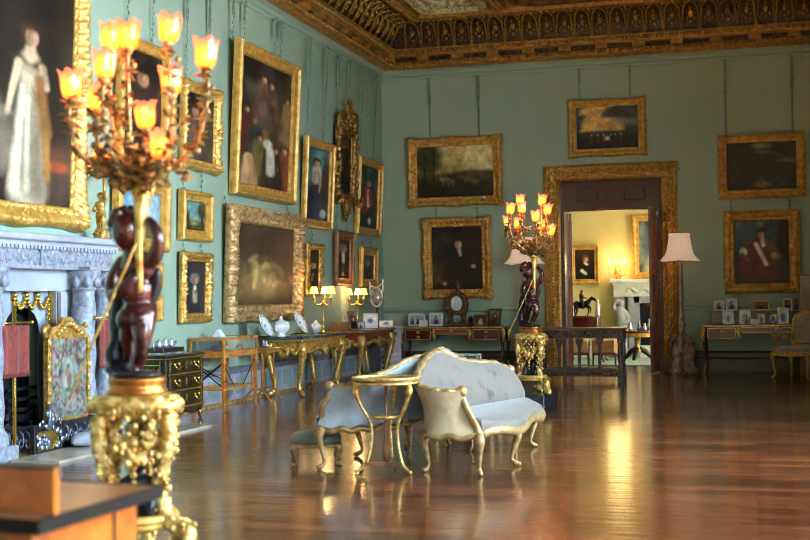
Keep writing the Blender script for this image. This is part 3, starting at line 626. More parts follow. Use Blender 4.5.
def p_drape(p):
    p.grad((0,'1f1416'),(.4,'1e2a38'),(.7,'28475c'),(1,'2f4450')); p.noise(4,'7f8c88',.6,region=(0,.6,.6,1.1)); p.ell(.92,.6,.15,.6,'1c1316',.6); p.noise(6,'120d0e',.6,region=(.5,-.1,1.1,1.1)); p.ell(.3,.25,.3,.2,'1b1519',.5)
    p.cap(.45,.55,.45,.02,.16,.32,'4c1822',.35); p.cap(.3,.5,.2,.28,.1,.12,'5a1c28',.4); p.cap(.6,.6,.64,.38,.1,.1,'5c4a26',.35); p.cap(.7,.55,.8,.42,.06,.05,'5a4726',.4); p.cap(.4,.62,.58,.3,.035,.03,'c9bfb4',.35); p.ell(.17,.5,.07,.07,'d4ccc4',.4); p.cap(.14,.46,.26,.36,.03,.03,'6b4a24',.4); p.ell(.72,.44,.06,.05,'b9917a',.4); p.cap(.52,.68,.53,.6,.03,.03,'ddd6cc',.4); p.head(.5,.78,.07,'cfa384','2c2019',-.3); p.noise(8,'8b3340',.5,region=(.25,0,.6,.35))
def p_far1(p): p.grad((0,'1c1512'),(1,'2c201a')); p.cap(.58,.5,.5,.02,.2,.28,'151216',.35); p.cap(.35,.3,.55,.2,.05,.04,'d5c9b8',.4); p.cap(.5,.55,.62,.5,.03,.03,'d8cdbd',.4); p.head(.54,.68,.1,'cf9c7c','6a3a24')
def p_far2(p): p.grad((0,'2f3433'),(.4,'4c5a62'),(.7,'3c4a58'),(1,'2b3440')); p.noise(3,'8d9492',.5); p.cap(.75,.6,.7,.0,.1,.3,'c9bba8',.4); p.cap(.75,.7,.72,.55,.06,.08,'d2c6b4',.4); p.head(.76,.8,.06,'d3ac8c','3c2c22')
def lp(*a,**k): return picture(*a,**k)
lp((-46,-92,89,224),'L',p_lady,'huge gilt-framed full-length portrait of a lady in a long white dress above the fireplace','swept',.21,.12,GOLD,chains=(),res=150,seed=11)
lp((121,41,170,168),'L',p_dark,'dark gilt-framed painting half hidden behind the branches of the near candelabrum','plain',.13,.09,seed=12,chains=(.25,.75))
lp((184,84,221,171),'L',p_dark2,'carved gilt frame with a dark figure painting directly above the small landscape','swept',.13,.09,GOLD,seed=13)
lp((118,178,170,251),'L',p_blue,'wide gilt-framed blue sky painting behind the head of the near bronze cherub','plain',.15,.1,under=170,seed=14)
lp((183,191,213,241),'L',p_small_land,'small gilt-framed landscape with teal sky hanging above the navy portrait','plain',.13,.09,under=173,seed=15)
lp((183,252,212,323),'L',p_navy,'gilt-framed portrait of a pale-haired man on navy above the inlaid black chest','carved',.12,.08,GOLD2,under=243,seed=16)
lp((128,262,163,288),'L',p_smallport,'small gilt frame beside the near bronze cherub, upper of two','plain',.1,.07,seed=17,chains=())
lp((128,295,163,322),'L',p_dark,'small gilt frame beside the near bronze cherub, lower of two','plain',.1,.07,seed=18,chains=())
lp((238,52,298,199),'L',p_crowd,'large gilt-framed dark painting crowded with figures above the pale animal painting','plain',.17,.12,seed=19,res=130,lean=3,chains=(.03,.2,.7,.8))
lp((232,209,303,321),'L',p_animal,'large painting of a pale animal on dark ground in a heavy carved pale frame','carved',.22,.14,ANTQ,under=204,seed=20,res=110,lean=2.5,chains=(.02,.88))
lp((306,140,334,228),'L',p_ladyteal,'gilt-framed portrait of a standing lady under a teal sky, left of the carved rococo mirror','plain',.13,.09,seed=21,res=90,lean=3)
lp((359,159,382,235),'L',p_officer,'gilt-framed portrait of a standing officer with red sash, nearest the room corner','plain',.13,.09,seed=22,res=90,lean=3)
lp((308,243,323,296),'L',p_smallfig,'small narrow gilt-framed dark portrait left of the gentleman in white cravat','carved',.1,.07,GOLD2,under=230,seed=23,chains=(.5,))
lp((337,231,354,286),'L',p_gent,'brown-framed portrait of a gentleman in white cravat under the rococo mirror','plain',.14,.08,mat('brown_frame','8a5a34',.4,.25,'6a3f22',14,.4,50),under=216,seed=24,chains=(.2,.8))
lp((362,247,378,287),'L',p_smallport,'small plain gilt portrait under the officer, closest to the room corner','plain',.14,.08,under=238,seed=25,chains=(.25,.75))
bp_=picture
bp_((407,136,502,206),'B',p_cattle,'gilt-framed landscape with cattle under a yellow sky, left part of the back wall','swept',.17,.1,GOLD,seed=31,res=110,chains=(.24,.76))
bp_((422,217,491,299),'B',p_man,'gilt-framed portrait of a dark-coated man hanging over the bronze mantel clock','swept',.17,.1,GOLD,under=207,seed=32,res=100,chains=(.2,.8),chz=None)
bp_((568,98,646,156),'B',p_storm,'gilt-framed stormy-sky battle painting hanging above the doorway','swept',.14,.1,GOLD,seed=33,res=100,chains=(.15,.8))
bp_((718,133,806,198),'B',p_darkland,'gilt-framed very dark landscape, upper picture on the right of the doorway','carved',.15,.1,GOLD,seed=34,res=100,chains=(.1,.86))
bp_((724,210,800,293),'B',p_drape,'gilt-framed portrait of a man with white sash and crimson drapery above the right desk','carved',.17,.1,GOLD,under=199,seed=35,res=110,chains=(.1,.88))
bp_((570,245,599,284),'B',p_far1,'gilt-framed portrait with a red-haired sitter on the yellow wall beyond the doorway','plain',.1,.07,seed=36,wallpos=FY,chains=(),lean=1)
bp_((632,214,676,279),'B',p_far2,'gilt-framed painting of a white-dressed figure above the white fireplace beyond the door','plain',.14,.08,seed=37,wallpos=FY,chains=(),lean=1,res=90)
# ---- rococo carved mirror among the left-wall pictures
a=at(337,160,0,XL+.08);b=at(354,160,0,XL+.08);t=at(345,128,0,XL+.08);u=at(345,200,0,XL+.08)
w,h=b.y-a.y,t.z-u.z
root=thing('rococo_mirror','tall carved rococo gilt mirror with dark glass between two standing portraits on the left wall','mirror',(XL+.012,(a.y+b.y)/2,u.z)); root.rotation_euler=(math.radians(2),0,PI/2)
fo=frame_mesh(w,h,.12,.1,'swept',41); rr=np.random.RandomState(4)
for k in range(26): fo.ball((rr.uniform(-.42,.42)*w,-.06-rr.rand()*.06,h/2+rr.uniform(-.02,.28)*(1-abs(rr.uniform(-.4,.4)))),rr.uniform(.03,.075),7,5)
for s in(-1,1):
    fo.tube(cr([(s*.5*w,-.06,h/2-.05),(s*.55*w,-.08,h/2+.14),(s*.4*w,-.1,h/2+.22),(s*.2*w,-.09,h/2+.18)],5),.035,6)
    fo.tube(cr([(s*.05*w,-.08,h/2+.2),(s*.15*w,-.1,h/2+.33),(0,-.08,h/2+.46)],5),[.04]*5+[.035]*5+[.015],6)
    fo.tube(cr([(s*.48*w,-.06,-h/2+.05),(s*.62*w,-.12,-h/2-.06),(s*.55*w,-.18,-h/2+.05),(s*.42*w,-.14,-h/2-.05)],5),.035,6)
    fo.ball((s*.55*w,-.16,-h/2-.02),.07,7,5)
    for k in range(6): fo.ball((s*(.5+.06*math.sin(k*2))*w,-.08,-h/2+h*(k+.5)/6),.05,6,5,sz=1.6)
fo.lathe([(.02,-.34),(.05,-.3),(.07,-.22),(.1,-.12),(.13,-.03),(.1,.02)],8,(0,-.07,-h/2),sy=.6)
for k in range(8): fo.ball((rr.uniform(-.12,.12),-.1,-h/2-rr.uniform(0,.25)),.04,6,4)
fo=fo.build('frame',mat('rococo_gilding','c2924a',.35,.65,'5d3a1a',22,.5,50),root); fo.location=(0,0,h/2)
p=Paint(w-.2,h-.2,50,3); p_mirror(p); c=p.build(root,-.03); c.name='mirror_glass'; c.location.z=h/2; c.data.materials.clear(); c.data.materials.append(DARKGL)
for k in(.2,.8): chain(root,(k-.5)*w,h+.02,RAILZ-.12-u.z,.01)
# ================================================================ FURNITURE
def cab(mb,x,y,h,dx,dy,r=.03,knee=.05,foot=.05,n=8,z0=0):
    """cabriole leg from (x,y,h) curving out along (dx,dy)"""
    q=[(0,h,r*1.5),(knee*.9,h*.84,r*1.6),(knee*.75,h*.66,r*1.1),(.0,h*.36,r*.75),(-.01,h*.18,r*.62),(foot*.55,h*.05+r*.3,r*.85),(foot,r*.75+0.0,r*.7)]
    pts=cr([(x+dx*a,y+dy*a,z0+z,rr) for a,z,rr in q],4)
    mb.tube([p[:3] for p in pts],[p[3] for p in pts],n); e=q[-1]; mb.ball((x+dx*e[0],y+dy*e[0],z0+r*.8),r*.8,8,5); return mb
def carve(mb,pts,r,seed=0,dens=1,jit=.5):
    rnd=np.random.RandomState(seed)
    for i in range(int(len(pts)*dens)):
        p=pts[int(rnd.rand()*len(pts))]; d=rnd.uniform(-1,1,3)*r*jit; mb.ball((p[0]+d[0],p[1]+d[1],p[2]+d[2]),r*rnd.uniform(.5,1.1),6,4)
# ---- the conversation settees
def settee(name,label,path,seat_front,rail_z,fab_out,fab_in,legs,seat_z=.42,flare=.07,group=None,thick=.07,origin=None,extra_rim=None,rake=(0,0)):
    """path: (x,y,top z) of the upholstered back from end to end; seat_front: front edge points"""
    o=Vector(origin); root=thing(name,label,'settee',o,0,group)
    q=cr(path,8); n=len(q); c=Vector((sum(p[0] for p in q)/n,sum(p[1] for p in q)/n,0)); sf=[Vector((a,b,0)) for a,b in seat_front]; mid=sum((s for s in sf),Vector())/len(sf)
    outs=[]
    for i in range(n):
        t=Vector((q[min(i+1,n-1)][0]-q[max(i-1,0)][0],q[min(i+1,n-1)][1]-q[max(i-1,0)][1],0)).normalized(); nn=Vector((t.y,-t.x,0))
        if nn.dot(Vector((q[i][0],q[i][1],0))-mid)<0: nn=-nn
        outs.append(nn)
    P=[];Q=[];rim=[];rail=[]; rk=[Vector((rake[0],rake[1],0))*max(0,1-i/14) for i in range(n)]
    for i in range(n):
        b=Vector((q[i][0],q[i][1],0)); zt=q[i][2]; nn=outs[i]
        row=[]
        for k in range(9):
            u=k/8; off=flare*(u**1.6)-.035*math.sin(PI*u)*.8; row.append(b+nn*off-o+rk[i]*u**.8+Vector((0,0,rail_z+(zt-rail_z)*u)))
        P.append(row)
        row=[]
        for k in range(9):
            u=1-k/8; off=flare*(u**1.6)-.035*math.sin(PI*u)*.8-thick-.03*math.sin(PI*u); row.append(b+nn*off-o+rk[i]*u**.8+Vector((0,0,rail_z+(zt-rail_z)*u)))
        Q.append(row); rim.append(b+nn*(flare-thick*.5)-o+rk[i]+Vector((0,0,zt+.005))); rail.append(b+nn*.005-o+Vector((0,0,rail_z+.012*math.sin(i*.9))))
    mb=MB(); mb.grid(P); mb.build('outer_back',fab_out,root)
    mb=MB(); mb.grid(Q); 
    mb.grid([[P[i][8],Q[i][0]] for i in range(n)]); mb.grid([[P[i][0],Q[i][8]] for i in range(n)])
    for i in(0,n-1): mb.add(P[i]+Q[i],[tuple(range(18))])
    ib=mb.build('inner_back',fab_in,root)
    mb=MB(); mb.tube(rim,[.03+.008*math.sin(i*1.3) for i in range(n)],8,flat=.7)
    for e in (rim[0],rim[-1]): mb.ball(e,.045,8,6)
    for p in (extra_rim or []):
        for k in range(5): mb.ball(Vector(p)-o+Vector(((k-2)*.02,(k-2)*.03,.01*math.sin(k*2))),.028,6,4)
    for i in (0,n-1):   # front posts sweeping down
        a=Vector(rim[i]); b=Vector(rail[i]); 
        s=(sf[0] if i==0 else sf[-1])-o; f=(s-b); f.z=0; f=f.normalized()*min(.12,f.length) if f.length>.01 else Vector()
        pts=cr([a,a+f*.15-Vector((0,0,.05)),b.lerp(a,.55)-f*.1,b.lerp(a,.25)+f*.45,b+f*.5],5); mb.tube(pts,[.026]*len(pts),7)
    mb.tube(rail,.024,7); mb.build('gilt_rim',GOLDP,root)
    # seat
    inner=[Vector(P[i][0])-outs[i]*.04 for i in range(n)]; fr=[Vector((p[0],p[1],0))-o for p in cr([(a,b,0) for a,b in seat_front],8)]
    m=len(fr); rows=[]
    for j in range(m):
        f=fr[j]; bpt=inner[int(round(j/(m-1)*(n-1)))]; row=[]
        for k in range(9):
            u=k/8; p=Vector((bpt.x,bpt.y,0)).lerp(Vector((f.x,f.y,0)),u); edge=min(1,min(j,m-1-j)/3+.35)
            row.append((p.x,p.y,seat_z-.045*(abs(u-.45)*1.5)**3*2-(0.0 if edge>=1 else .015)))
        low=Vector((f.x,f.y,0)); row.append((low.x+.012*(f.x-bpt.x),low.y,seat_z-.09)); row.append((low.x,low.y,rail_z+.01)); row.append((bpt.x,bpt.y,rail_z)); rows.append(row)
    mb=MB(); mb.grid(rows); 
    for r in (rows[0],rows[-1]): mb.add(r,[tuple(range(len(r)))])
    mb.build('seat',fab_in,root)
    mb=MB(); fl=[p+Vector((0,0,rail_z+.02+.02*math.sin(i/m*PI*5))) for i,p in enumerate(fr)]; mb.tube(fl,[.03]*m,7,flat=1.2)
    for i in range(0,m,2): mb.ball(fl[i]+Vector((0,0,.012)),.026,6,4)
    mb.build('front_rail',GOLDP,root)
    for (x,y,dx,dy) in legs:
        mb=MB(); cab(mb,x-o.x,y-o.y,rail_z+.02,dx,dy,.024,.045,.05); mb.build('leg',GOLDP,root)
    return root
FABF=mat('floral_silk_tapestry','574e48',.68,0,'33241f',9,.2,40,detail=6,lo=.55,hi=.7,sheen=.25)
settee('conversation_settee','grey silk gilt-rimmed settee with floral back facing right, its beige arm towards us',
 [(-1.95,8.89,.60),(-2.14,8.86,.605),(-2.32,8.91,.625),(-2.42,9.1,.68),(-2.45,9.45,.79),(-2.43,9.75,.85),(-2.34,10.05,.775),(-2.24,10.35,.735),(-2.14,10.6,.715),(-2.05,10.85,.64)],
 [(-1.93,8.93),(-1.8,9.15),(-1.74,9.5),(-1.74,9.9),(-1.74,10.3),(-1.77,10.6),(-1.9,10.85)],.272,FABT,FABF,
 [(-1.94,8.86,.3,-.6),(-2.36,8.99,-.4,-.5),(-1.8,9.42,.9,-.1),(-1.86,10.58,.7,.3),(-2.3,10.2,-.6,.2),(-2.05,10.85,-.3,.6)],.41,.08,'the two halves of the conversation seat',origin=(-2.1,9.8,0),rake=(-.13,.05))
settee('conversation_settee','pale blue gilt-rimmed settee with its plain back to us behind the round gilt stand',
 [(-3.24,8.97,.62),(-3.04,8.99,.63),(-2.9,9.08,.66),(-2.76,9.3,.73),(-2.66,9.52,.80),(-2.56,9.72,.83),(-2.53,9.95,.86),(-2.52,10.25,.82),(-2.5,10.7,.72)],
 [(-3.2,9.1),(-3.2,9.4),(-3.12,9.75),(-3.05,10.1),(-2.98,10.45),(-2.75,10.7),(-2.6,10.75)],.30,FABB,FABB,
 [(-3.17,8.97,-.7,-.3),(-2.66,9.57,.2,-.6),(-3.12,9.75,-.9,0),(-2.9,10.4,-.6,.5),(-2.6,10.6,.2,.6)],.43,.06,'the two halves of the conversation seat',origin=(-2.85,9.8,0),rake=(.12,.04))
# ---- two-tier gilt stand
t=thing('gilt_stand','small oval gilt two-tier stand with a tray top in front of the blue settee','side table',(-2.655,8.92,0))
mb=MB(); mb.lathe([(.02,.655),(.2,.66),(.235,.675),(.25,.695),(.25,.705),(.235,.70),(.22,.69),(.02,.69)],32); mb.build('tray',mat('marquetry_tray','7d5a3a',.2,.2,'a7865a',10,0,10,coat=.5),t)
mb=MB(); mb.tube([(.243*math.cos(a),.243*math.sin(a),.70) for a in [2*PI*k/40 for k in range(40)]],.012,6,closed=True); mb.tube([(.235*math.cos(a),.235*math.sin(a),.665) for a in [2*PI*k/40 for k in range(40)]],.01,6,closed=True); mb.build('tray_rim',ORMOLU,t)
mb=MB(); mb.lathe([(.01,.39),(.1,.395),(.11,.41),(.11,.425),(.095,.42),(.01,.415)],24); mb.build('shelf',ORMOLU,t)
mb=MB(); mb.lathe([(.012,.08),(.03,.1),(.03,.2),(.02,.25),(.028,.33),(.012,.39),(.012,.66)],12); mb.build('column',mat('stand_wood','8a5a3c',.3,.1,'6b402a',8),t)
mb=MB(); mb.prism([(.17*math.cos(math.radians(a)),.17*math.sin(math.radians(a))) if i%2==0 else (.07*math.cos(math.radians(a)),.07*math.sin(math.radians(a))) for i,a in enumerate((215,270,325,30,90,150))],.055,.08); mb.build('platform',mat('stand_wood','8a5a3c',.3,.1),t)
for a in (205,335,90):
    c,s=math.cos(math.radians(a)),math.sin(math.radians(a)); mb=MB()
    q=cr([(.22,.665,.022),(.225,.6,.02),(.19,.5,.014),(.115,.36,.012),(.115,.22,.012),(.15,.08,.013),(.2,.03,.013),(.235,.012,.012)],5); mb.tube([(p[0]*c,p[0]*s,p[1]) for p in q],[p[2] for p in q],8); mb.ball((.225*c,.225*s,.61),.032,8,6,sz=1.4); mb.ball((.23*c,.23*s,.015),.015,6,4); mb.build('leg',ORMOLU,t)
# ---- footstool
t=thing('footstool','low olive-grey velvet footstool on short gilt legs at the left end of the blue settee','footstool',(-3.36,9.34,0),math.radians(20)); t.scale=(1.15,1.15,1.0)
mb=MB(); mb.rbox((0,0,.155),(.34,.42,.03),.03); mb.build('frame',GOLDP,t)
mb=MB(); pr=[(.205,.165),(.215,.2),(.19,.235),(.12,.255),(.02,.26)]; mb.lathe(pr,24,sx=.82,sy=1.0); mb.build('cushion',FABD,t)
for x,y in((-1,-1),(1,-1),(1,1),(-1,1)):
    mb=MB(); cab(mb,x*.14,y*.17,.16,x*.7,y*.7,.018,.02,.03); mb.build('leg',GOLDP,t)
# ---- carved gilt console tables along the left wall
def console(name,label,x0,x1,y0,y1,H,topm,apm,legm,style,legs_y=None,group='gilt console tables along the left wall',ap=.13):
    cx,cy=(x0+x1)/2,(y0+y1)/2; t=thing(name,label,'console table',(cx,cy,0),0,group); w,l=x1-x0,y1-y0
    mb=MB(); mb.rbox((0,0,H-.018),(w,l,.036),.012); mb.build('top',topm,t)
    mb=MB(); mb.rbox((0,0,H-.036-.02),(w-.03,l-.04,.04),.01); mb.box((0,0,H-.06-ap/2),(w-.1,l-.12,ap))
    mb.build('apron',apm,t)
    mb=MB(); z=H-.07-ap
    for s,(a,b) in ((1,((w/2-.04,-l/2+.06),(w/2-.04,l/2-.06))),(0,((-w/2+.06,-l/2+.05),(w/2-.06,-l/2+.05)))):
        pts=[(a[0]+(b[0]-a[0])*k/30,a[1]+(b[1]-a[1])*k/30,z+.03-.05*math.sin(PI*k/30*3)**2) for k in range(31)]; mb.tube(pts,.026,6); carve(mb,pts,.03,3,1.6)
        m=pts[15]; 
        for k in range(9): mb.ball((m[0]+(.02 if s else .05*math.cos(k*.7)),m[1]+(.05*math.cos(k*.7) if s else -.02),z+.05*math.sin(k*.7)),.04,7,5)
    mb.build('carving',legm,t)
    for sx,sy in((1,-1),(1,1),(-1,-1),(-1,1)):
        mb=MB(); x,y=sx*(w/2-.09),sy*(l/2-.12); h=H-.07
        q=[(0.0,h,.06),(.055,h-.1,.07),(.05,h-.2,.055),(.0,h*.45,.042),(-.04,h*.25,.034),(-.02,h*.1,.034),(.035,.045,.042),(.05,.03,.03)]
        dx,dy=sx*.75,sy*.6; p=cr([(x+dx*a,y+dy*a,zz,r) for a,zz,r in q],5); mb.tube([v[:3] for v in p],[v[3] for v in p],9)
        carve(mb,[v[:3] for v in p[2:12]],.038,int(sx+2*sy+9),1.6,1); carve(mb,[v[:3] for v in p[-5:]],.022,int(sx+2*sy+3),2,1.2); mb.ball((x+dx*.05,y+dy*.05,.035),.045,8,6,sz=.7)
        mb.build('leg',legm,t)
    return t
C1=console('console_table','gilt console table with a dark veined marble top carrying the white porcelain',-6.26,-5.68,15.35,17.15,.80,GREENM,GOLD2,GOLD2,0)
C2=console('console_table','gilt and brown console table crowded with standing photographs beside the lattice radiator case',-6.26,-5.7,18.0,19.75,.80,mat('brown_marble','7d5a3e',.2,0,'a38562',9,0,9,coat=.3),MAHOG2,ORMOLU,1)
# ---- boulle commode
cx0,cx1,cy0,cy1=-6.33,-5.88,11.8,12.72; H=.72
t=thing('commode','black inlaid chest of three brass-mounted drawers against the left wall','chest of drawers',((cx0+cx1)/2,(cy0+cy1)/2,0))
w,l=cx1-cx0,cy1-cy0
BOUL=mat('brass_inlaid_ebony','1c1612',.3,.1,'5e4826',34,.05,40,lo=.56,hi=.7,coat=.3)
mb=MB(); mb.box((0,0,.43),(w-.04,l-.04,.54)); 
for sx in(-1,1):
    for sy in(-1,1): mb.rbox((sx*(w/2-.035),sy*(l/2-.035),.40),(.06,.06,.6),.012)
mb.build('body',BOUL,t)
mb=MB(); mb.rbox((0,0,.705),(w+.02,l+.02,.03),.008); mb.build('top',BLACKW,t)
mb=MB(); mb.box((0,0,.685),(w+.028,l+.028,.012)); mb.box((0,0,.165),(w+.02,l+.02,.014)); 
for z in (.34,.515): mb.box((.005,0,z),(w-.02,l-.06,.014))
for sy in (-1,1): mb.box((w/2-.002,sy*(l/2-.075),.42),(.012,.012,.5)); mb.box((sy*(w/2-.07),-l/2+.008,.42),(.012,.012,.5))
mb.box((0,-l/2+.012,.62),(w-.14,.012,.012)); mb.box((0,-l/2+.012,.24),(w-.14,.012,.012)); mb.build('brass_edging',BRASS,t)
mb=MB(); mb.rbox((0,-l/2+.012,.43),(w-.17,.02,.34),.01); mb.build('side_panel',mat('boulle_brass_panel','b98e3a',.3,.6,'20160d',26,.1,30,lo=.42,hi=.5),t)
for k,z in enumerate((.255,.428,.602)):
    mb=MB(); mb.rbox((w/2-.012,0,z),(.03,l-.19,.145),.012); d=mb.build('drawer',BOUL,t)
    for y in (-.24,.24):
        hb=MB(); hb.tube(cr([(w/2+.012,y-.05,z+.02),(w/2+.035,y-.045,z-.015),(w/2+.04,y,z-.035),(w/2+.035,y+.045,z-.015),(w/2+.012,y+.05,z+.02)],4),.009,6)
        for s in(-1,1): hb.ball((w/2+.012,y+s*.05,z+.022),.02,8,6)
        hb.build('handle',BRASS,d)
    hb=MB(); hb.prism([(-.012,-.035),(.012,-.035),(.02,.0),(.014,.03),(0,.045),(-.014,.03),(-.02,0)],0,.008,M=Matrix(((0,0,1,w/2+.004),(1,0,0,0),(0,1,0,z),(0,0,0,1)))); hb.build('escutcheon',BRASS,d)
mb=MB(); pts=[(w/2-.005,-l/2+.06+(l-.12)*k/24,.13-.05*abs(math.sin(PI*k/12))) for k in range(25)]; mb.tube(pts,.012,6); mb.box((w/2-.015,0,.13),(.02,l-.1,.07)); mb.box((0,-l/2+.02,.13),(w-.1,.02,.07)); mb.build('apron',BOUL,t)
for sx in(-1,1):
    for sy in(-1,1):
        mb=MB(); mb.tube([(sx*(w/2-.05),sy*(l/2-.05),.17),(sx*(w/2-.04),sy*(l/2-.04),.08),(sx*(w/2-.03),sy*(l/2-.03),.015)],[.035,.022,.024],8); mb.ball((sx*(w/2-.03),sy*(l/2-.03),.024),.024,8,5); mb.build('foot',BRASS,t)
COM=(-6.08,12.4)
# inkstand on the commode
t=thing('inkstand','black and silver inkstand box standing on the inlaid chest','inkstand',(-6.1,12.22,.721))
mb=MB(); mb.rbox((0,0,.045),(.22,.5,.05),.01); mb.build('tray',BLACKW,t)
mb=MB(); mb.box((0,0,.012),(.24,.52,.02)); 
for y in(-.25,.25): mb.tube(cr([(0,y,.05),(0,y*1.1,.1),(0,y*1.02,.13)],4),.01,6)
mb.build('gallery',SILVER,t)
for y in(-.15,0,.14):
    mb=MB(); mb.lathe([(.04,.07),(.045,.1),(.03,.13),(.035,.14),(.01,.155),(.012,.17)],12,(0,y,0)); mb.build('pot',SILVER,t)
# ---- glazed display table
vx0,vx1,vy0,vy1=-6.3,-5.87,13.25,14.25; H=.86
t=thing('display_table','satinwood glazed display table on slender crossed legs beside the black chest','display table',((vx0+vx1)/2,(vy0+vy1)/2,0)); w,l=vx1-vx0,vy1-vy0
mb=MB(); mb.rbox((0,0,.66),(w,l,.07),.006); mb.box((0,0,.70),(w-.06,l-.06,.012)); mb.build('case_base',SATIN,t)
mb=MB()
for sx in(-1,1): mb.box((sx*(w/2-.012),0,.84),(.03,l,.03)); mb.box((0,sx*(l/2-.012),.84),(w,.03,.03))
for sx in(-1,1):
    for sy in(-1,1): mb.box((sx*(w/2-.012),sy*(l/2-.012),.765),(.024,.024,.15))
mb.build('case_frame',SATIN,t)
mb=MB(); mb.box((0,0,.847),(w-.05,l-.05,.006)); mb.box((w/2-.012,0,.765),(.004,l-.05,.13)); mb.box((0,-l/2+.012,.765),(w-.05,.004,.13)); mb.build('glass',GLASS,t)
for sx in(-1,1):
    for sy in(-1,1):
        mb=MB(); x,y=sx*(w/2-.025),sy*(l/2-.025); mb.box((x,y,.335),(.042,.042,.6),taper=.65); mb.rbox((x,y,.58),(.055,.055,.06),.008); mb.ball((x,y,.03),.02,8,5); mb.build('leg',SATIN,t)
mb=MB(); 
for sy in(-1,1): mb.box((0,sy*(l/2-.025),.26),(w-.05,.03,.025))
mb.box((-w/2+.03,0,.26),(.03,l-.06,.025)); mb.box((w/2-.03,0,.26),(.03,l-.06,.025)); mb.build('stretcher',SATIN,t)
mb=MB(); e=l/2-.03; f=w/2-.03
mb.tube([(-f,-e,.56),(f,-e,.28)],.008,6); mb.tube([(f,-e,.56),(-f,-e,.28)],.008,6); mb.tube([(-f,-e,.56),(-f,e,.28)],.008,6); mb.tube([(-f,e,.56),(-f,-e,.28)],.008,6); mb.tube([(f,e-.02,.56),(f,.1,.28)],.006,6); mb.tube([(f,-e,.56),(f,-.15,.28)],.006,6); mb.build('cross_rods',IRON,t)
rr=np.random.RandomState(8)
for i,(x,y,c) in enumerate(((.05,-.4,'a0303a'),(.08,-.1,'d9d2c4'),(.1,.2,'b0455a'),(.02,.4,'cbb067'))):
    mb=MB(); mb.lathe([(.03,.708),(.045,.72),(.04,.742),(.015,.757),(.004,.76)],10,(t.location.x+x,t.location.y+y,0)); o=mb.build('trinket',mat('enamel_'+c,c,.25,.2)); tag(o,('small red enamel trinket inside the glazed display table, nearest end','small white trinket inside the glazed display table','small pink enamel trinket inside the glazed display table','small gilt trinket inside the glazed display table, far end')[i],'trinket','trinkets in the display table')
mb=MB(); z=.857; x,y=-6.1,13.62
mb.prism([(-.06,0),(.06,0),(.0,.085)],-.06,.06,M=Matrix(((1,0,0,x),(0,0,1,y),(0,1,0,z+.001),(0,0,0,1)))); tag(mb.build('card',PAPER),'white folded card standing on the glazed display table','card')
# ---- nest of small tables
t=thing('occasional_table','slender small wooden trestle table between display table and marble-topped console','side table',(-6.07,14.9,0))
mb=MB(); mb.rbox((0,0,.665),(.36,.5,.02),.006); mb.box((0,0,.635),(.3,.44,.04)); mb.build('top',WALNUT,t)
for sy in(-1,1):
    mb=MB()
    for sx in(-.07,.07): mb.lathe([(.012,.14),(.014,.3),(.01,.42),(.014,.6),(.012,.62)],8,(sx,sy*.2,0))
    mb.tube(cr([(-.17,sy*.2,.012),(-.12,sy*.2,.09),(-.06,sy*.2,.15),(.06,sy*.2,.15),(.12,sy*.2,.09),(.17,sy*.2,.012)],4),.014,6); mb.build('trestle',WALNUT,t)
mb=MB(); mb.tube([(0,-.2,.15),(0,.2,.15)],.01,6); mb.build('stretcher',WALNUT,t)
for k,(dx,dy) in enumerate(((-.05,-.12),(.05,.0),(-.04,.13))):
    mb=MB(); mb.lathe([(.02,.677),(.035,.70),(.03,.72),(.012,.74),(.018,.76),(.005,.77)],10,(-6.07+dx,14.9+dy,0)); tag(mb.build('silver_pot',SILVER),'tiny silver pot on the slender trestle table','pot','silver pots on the trestle table')
# ---- porcelain on console 1
pyy=lambda px,py,x: at(px,py,0,x).y
def plate(y,x,r,label,z=.80,tilt=62):
    t=thing('plate',label,'plate',(x,y,z+.002),0,'porcelain plates on the marble console')
    M=Matrix.Rotation(math.radians(tilt),3,'Y')@Matrix.Rotation(0,3,'Z'); mb=MB(); mb.lathe([(.01,0),(r*.55,0),(r*.65,.015),(r,.03),(r,.036),(r*.62,.022),(r*.5,.008),(.01,.008)],28,(0,0,r*math.sin(math.radians(tilt))+.015),M=M); mb.build('dish',PORC,t)
    mb=MB(); 
    for k in range(7): a=2*PI*k/7; rr_=r*(.82 if k else 0); p=M@Vector((rr_*math.cos(a),rr_*math.sin(a),.034 if k else .012)); mb.ball((p.x,p.y,p.z+r*math.sin(math.radians(tilt))+.015),.010 if k else .02,7,4)
    mb.build('painted_flowers',mat('flower_enamel','a08494',.4,0,'8a94b4',30),t)
    mb=MB(); mb.tube([(-.10,-.06,.006),(-.03,-.06,.02),(.06,-.06,.02),(.08,-.06,.05)],.006,5); mb.tube([(-.10,.06,.006),(-.03,.06,.02),(.06,.06,.02),(.08,.06,.05)],.006,5); mb.build('plate_stand',IRON,t)
plate(pyy(264,320,-5.98),-5.98,.155,'white flowered porcelain plate on a stand, nearer end of the marble console')
plate(pyy(299,318,-5.98),-5.98,.165,'white flowered porcelain plate on a stand behind the white tureen')
t=thing('tureen','white flowered porcelain tureen between the two plates on the marble console','tureen',(-5.92,pyy(281,326,-5.92),.802))
mb=MB(); mb.lathe([(.07,0),(.08,.02),(.06,.04),(.12,.08),(.14,.13),(.135,.15)],20,sx=.8,sy=1.1); mb.build('bowl',PORC,t)
mb=MB(); mb.lathe([(.14,.15),(.13,.17),(.09,.2),(.03,.22),(.02,.24),(.03,.255),(.01,.27)],20,sx=.8,sy=1.1); mb.build('lid',PORC,t)
for s in(-1,1): mb=MB(); mb.tube(cr([(0,s*.14,.13),(0,s*.19,.14),(0,s*.18,.09),(0,s*.13,.08)],4),.012,6); mb.build('handle',PORC,t)
t=thing('teapot','small white porcelain covered pot at the far end of the marble console','pot',(-6.0,pyy(316,326,-6.0),.802))
